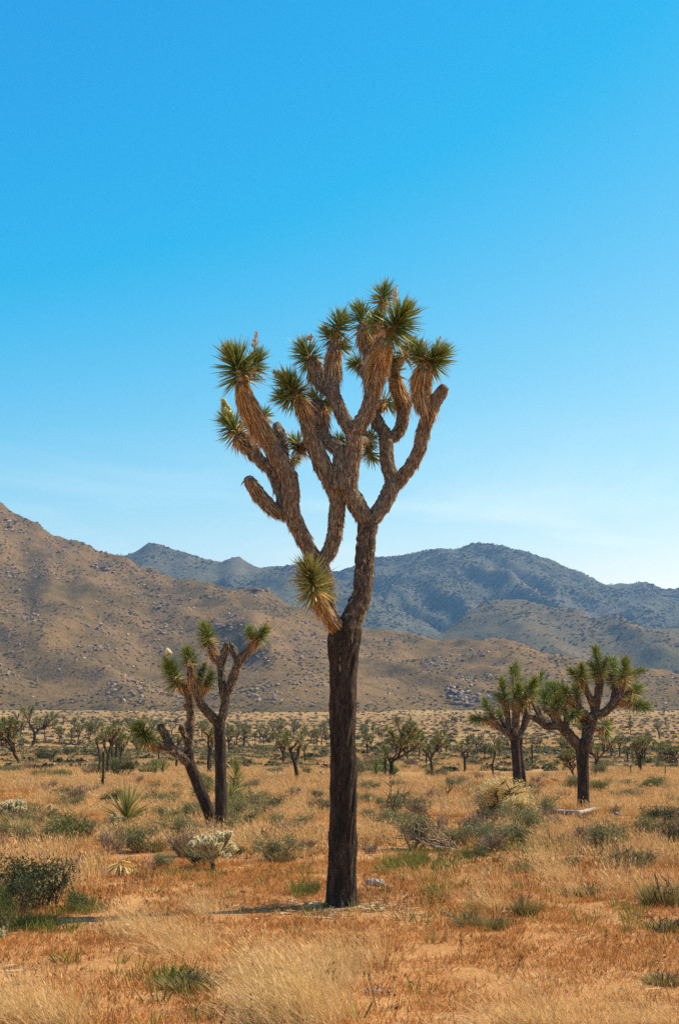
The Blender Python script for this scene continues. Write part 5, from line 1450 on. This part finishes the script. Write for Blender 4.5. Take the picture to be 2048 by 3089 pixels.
branchy('tangle of grey dead branches sprawling beside the blue green shrub', 'dead_bush', 'bush', gptd(1058, 1962), 12, 0.55, 0.25, 0.016, 'deadwood', (-0.5, 0.05), 0.55, 6)
branchy('upright thin dead twigs standing up through the grey dead branches', 'dead_twigs', 'twigs', gptd(1040, 1930), 4, 0.75, 0.14, 0.008, 'deadwood', (-0.1, 0), 1.0, 4)
branchy('blackened dead branch lying crooked on the ground before the yucca', 'dead_branch', 'branch', gptd(236, 1960), 3, 0.32, 0.18, 0.014, 'dark_stick', (0.22, 0.0), 0.7, 4)
branchy('bare dark dead shrub with forked twigs standing in the golden grass', 'dead_shrub', 'shrub', gptd(905, 1878), 6, 0.75, 0.28, 0.014, 'dark_stick', (0.12, 0), 0.95, 4)
branchy('small leafless dark sapling standing in the golden grass', 'dead_shrub', 'shrub', gptd(1031, 1838), 4, 0.7, 0.12, 0.012, 'dark_stick', (0, 0), 1.0, 4)
branchy('pale antler shaped twigs lying on the red ground', 'bleached_twigs', 'twigs', gptd(1135, 2032), 5, 0.22, 0.08, 0.006, 'log', (-0.03, 0), 0.9, 2)
branchy('pile of white dried cactus sticks lying in the sandy foreground', 'dried_cholla_pile', 'twigs', gptd(866, 2295), 34, 0.10, 0.07, 0.007, 'log', (0, 0), 0.6, 2)
branchy('crooked thorny twigs of a bare bush on the red ground', 'thorny_twigs', 'twigs', gptd(1535, 2155), 6, 0.26, 0.22, 0.005, 'dark_stick', (0.0, 0), 0.75, 5)
branchy('thin black bare twigs rising from the large dark shrub', 'bare_twigs', 'twigs', gptd(120, 2098), 9, 0.40, 0.12, 0.005, 'dark_stick', (0, 0), 1.0, 5)
branchy('pair of thin bleached stalks standing among grey grass', 'bleached_stalks', 'twigs', gptd(345, 2012), 3, 0.3, 0.03, 0.005, 'log', (0, 0), 1.0, 1)
branchy('thin bleached forked stalks standing at the edge of golden grass', 'bleached_stalks', 'twigs', gptd(100, 2010), 3, 0.32, 0.06, 0.005, 'log', (0, 0), 1.0, 2)
# fallen head of dead yellow leaves
p = gptd(280, 2024); r = thing('dead_leaf_head', 'fallen head of dead yellow leaves spread on the ground', 'dead leaves', p)
mb = MB(); n = 130
a = RNG.random(n) * 6.283
mb.blades(np.tile([0, 0, 0.15], (n, 1)) + RNG.normal(0, 0.012, (n, 3)), np.stack([np.cos(a), np.sin(a), -0.45 + 0.35 * RNG.random(n)], -1), 0.20 + 0.08 * RNG.random(n), 0.016, np.array([0, 0, -0.2]))
obj('leaves', mb.mesh('leaves', M['deadleaf']), r)
mb = MB(); mb.tube(np.array([[0, 0, -0.02], [0, 0, 0.08], [0.01, 0, 0.17]]), [0.05, 0.045, 0.02], 8, 0, 0.2, 3)
obj('stem', mb.mesh('stem', M['bark'], True), r)



# ------------------------------------------------------------------ the air
hz = MB()
x0, x1, y0, y1, z0_, z1_ = -6500, 6500, -60, 6200, -8, 520
V = [(x, y, z) for z in (z0_, z1_) for y in (y0, y1) for x in (x0, x1)]
hz.add(V, [(0, 2, 3, 1), (4, 5, 7, 6), (0, 1, 5, 4), (2, 6, 7, 3), (0, 4, 6, 2), (1, 3, 7, 5)])
hm = bpy.data.materials.new('air'); hm.use_nodes = True
hn = hm.node_tree; hn.nodes.clear()
ho = hn.nodes.new('ShaderNodeOutputMaterial'); hv = hn.nodes.new('ShaderNodeVolumePrincipled')
hv.inputs['Color'].default_value = (0.26, 0.56, 1.0, 1); hv.inputs['Density'].default_value = 1.05e-4; hv.inputs['Anisotropy'].default_value = 0.2
hn.links.new(hv.outputs['Volume'], ho.inputs['Volume'])
haze = obj('haze', hz.mesh('haze', hm), kind='stuff')
tag(haze, 'thin blue desert air fading the far mountains', 'haze')
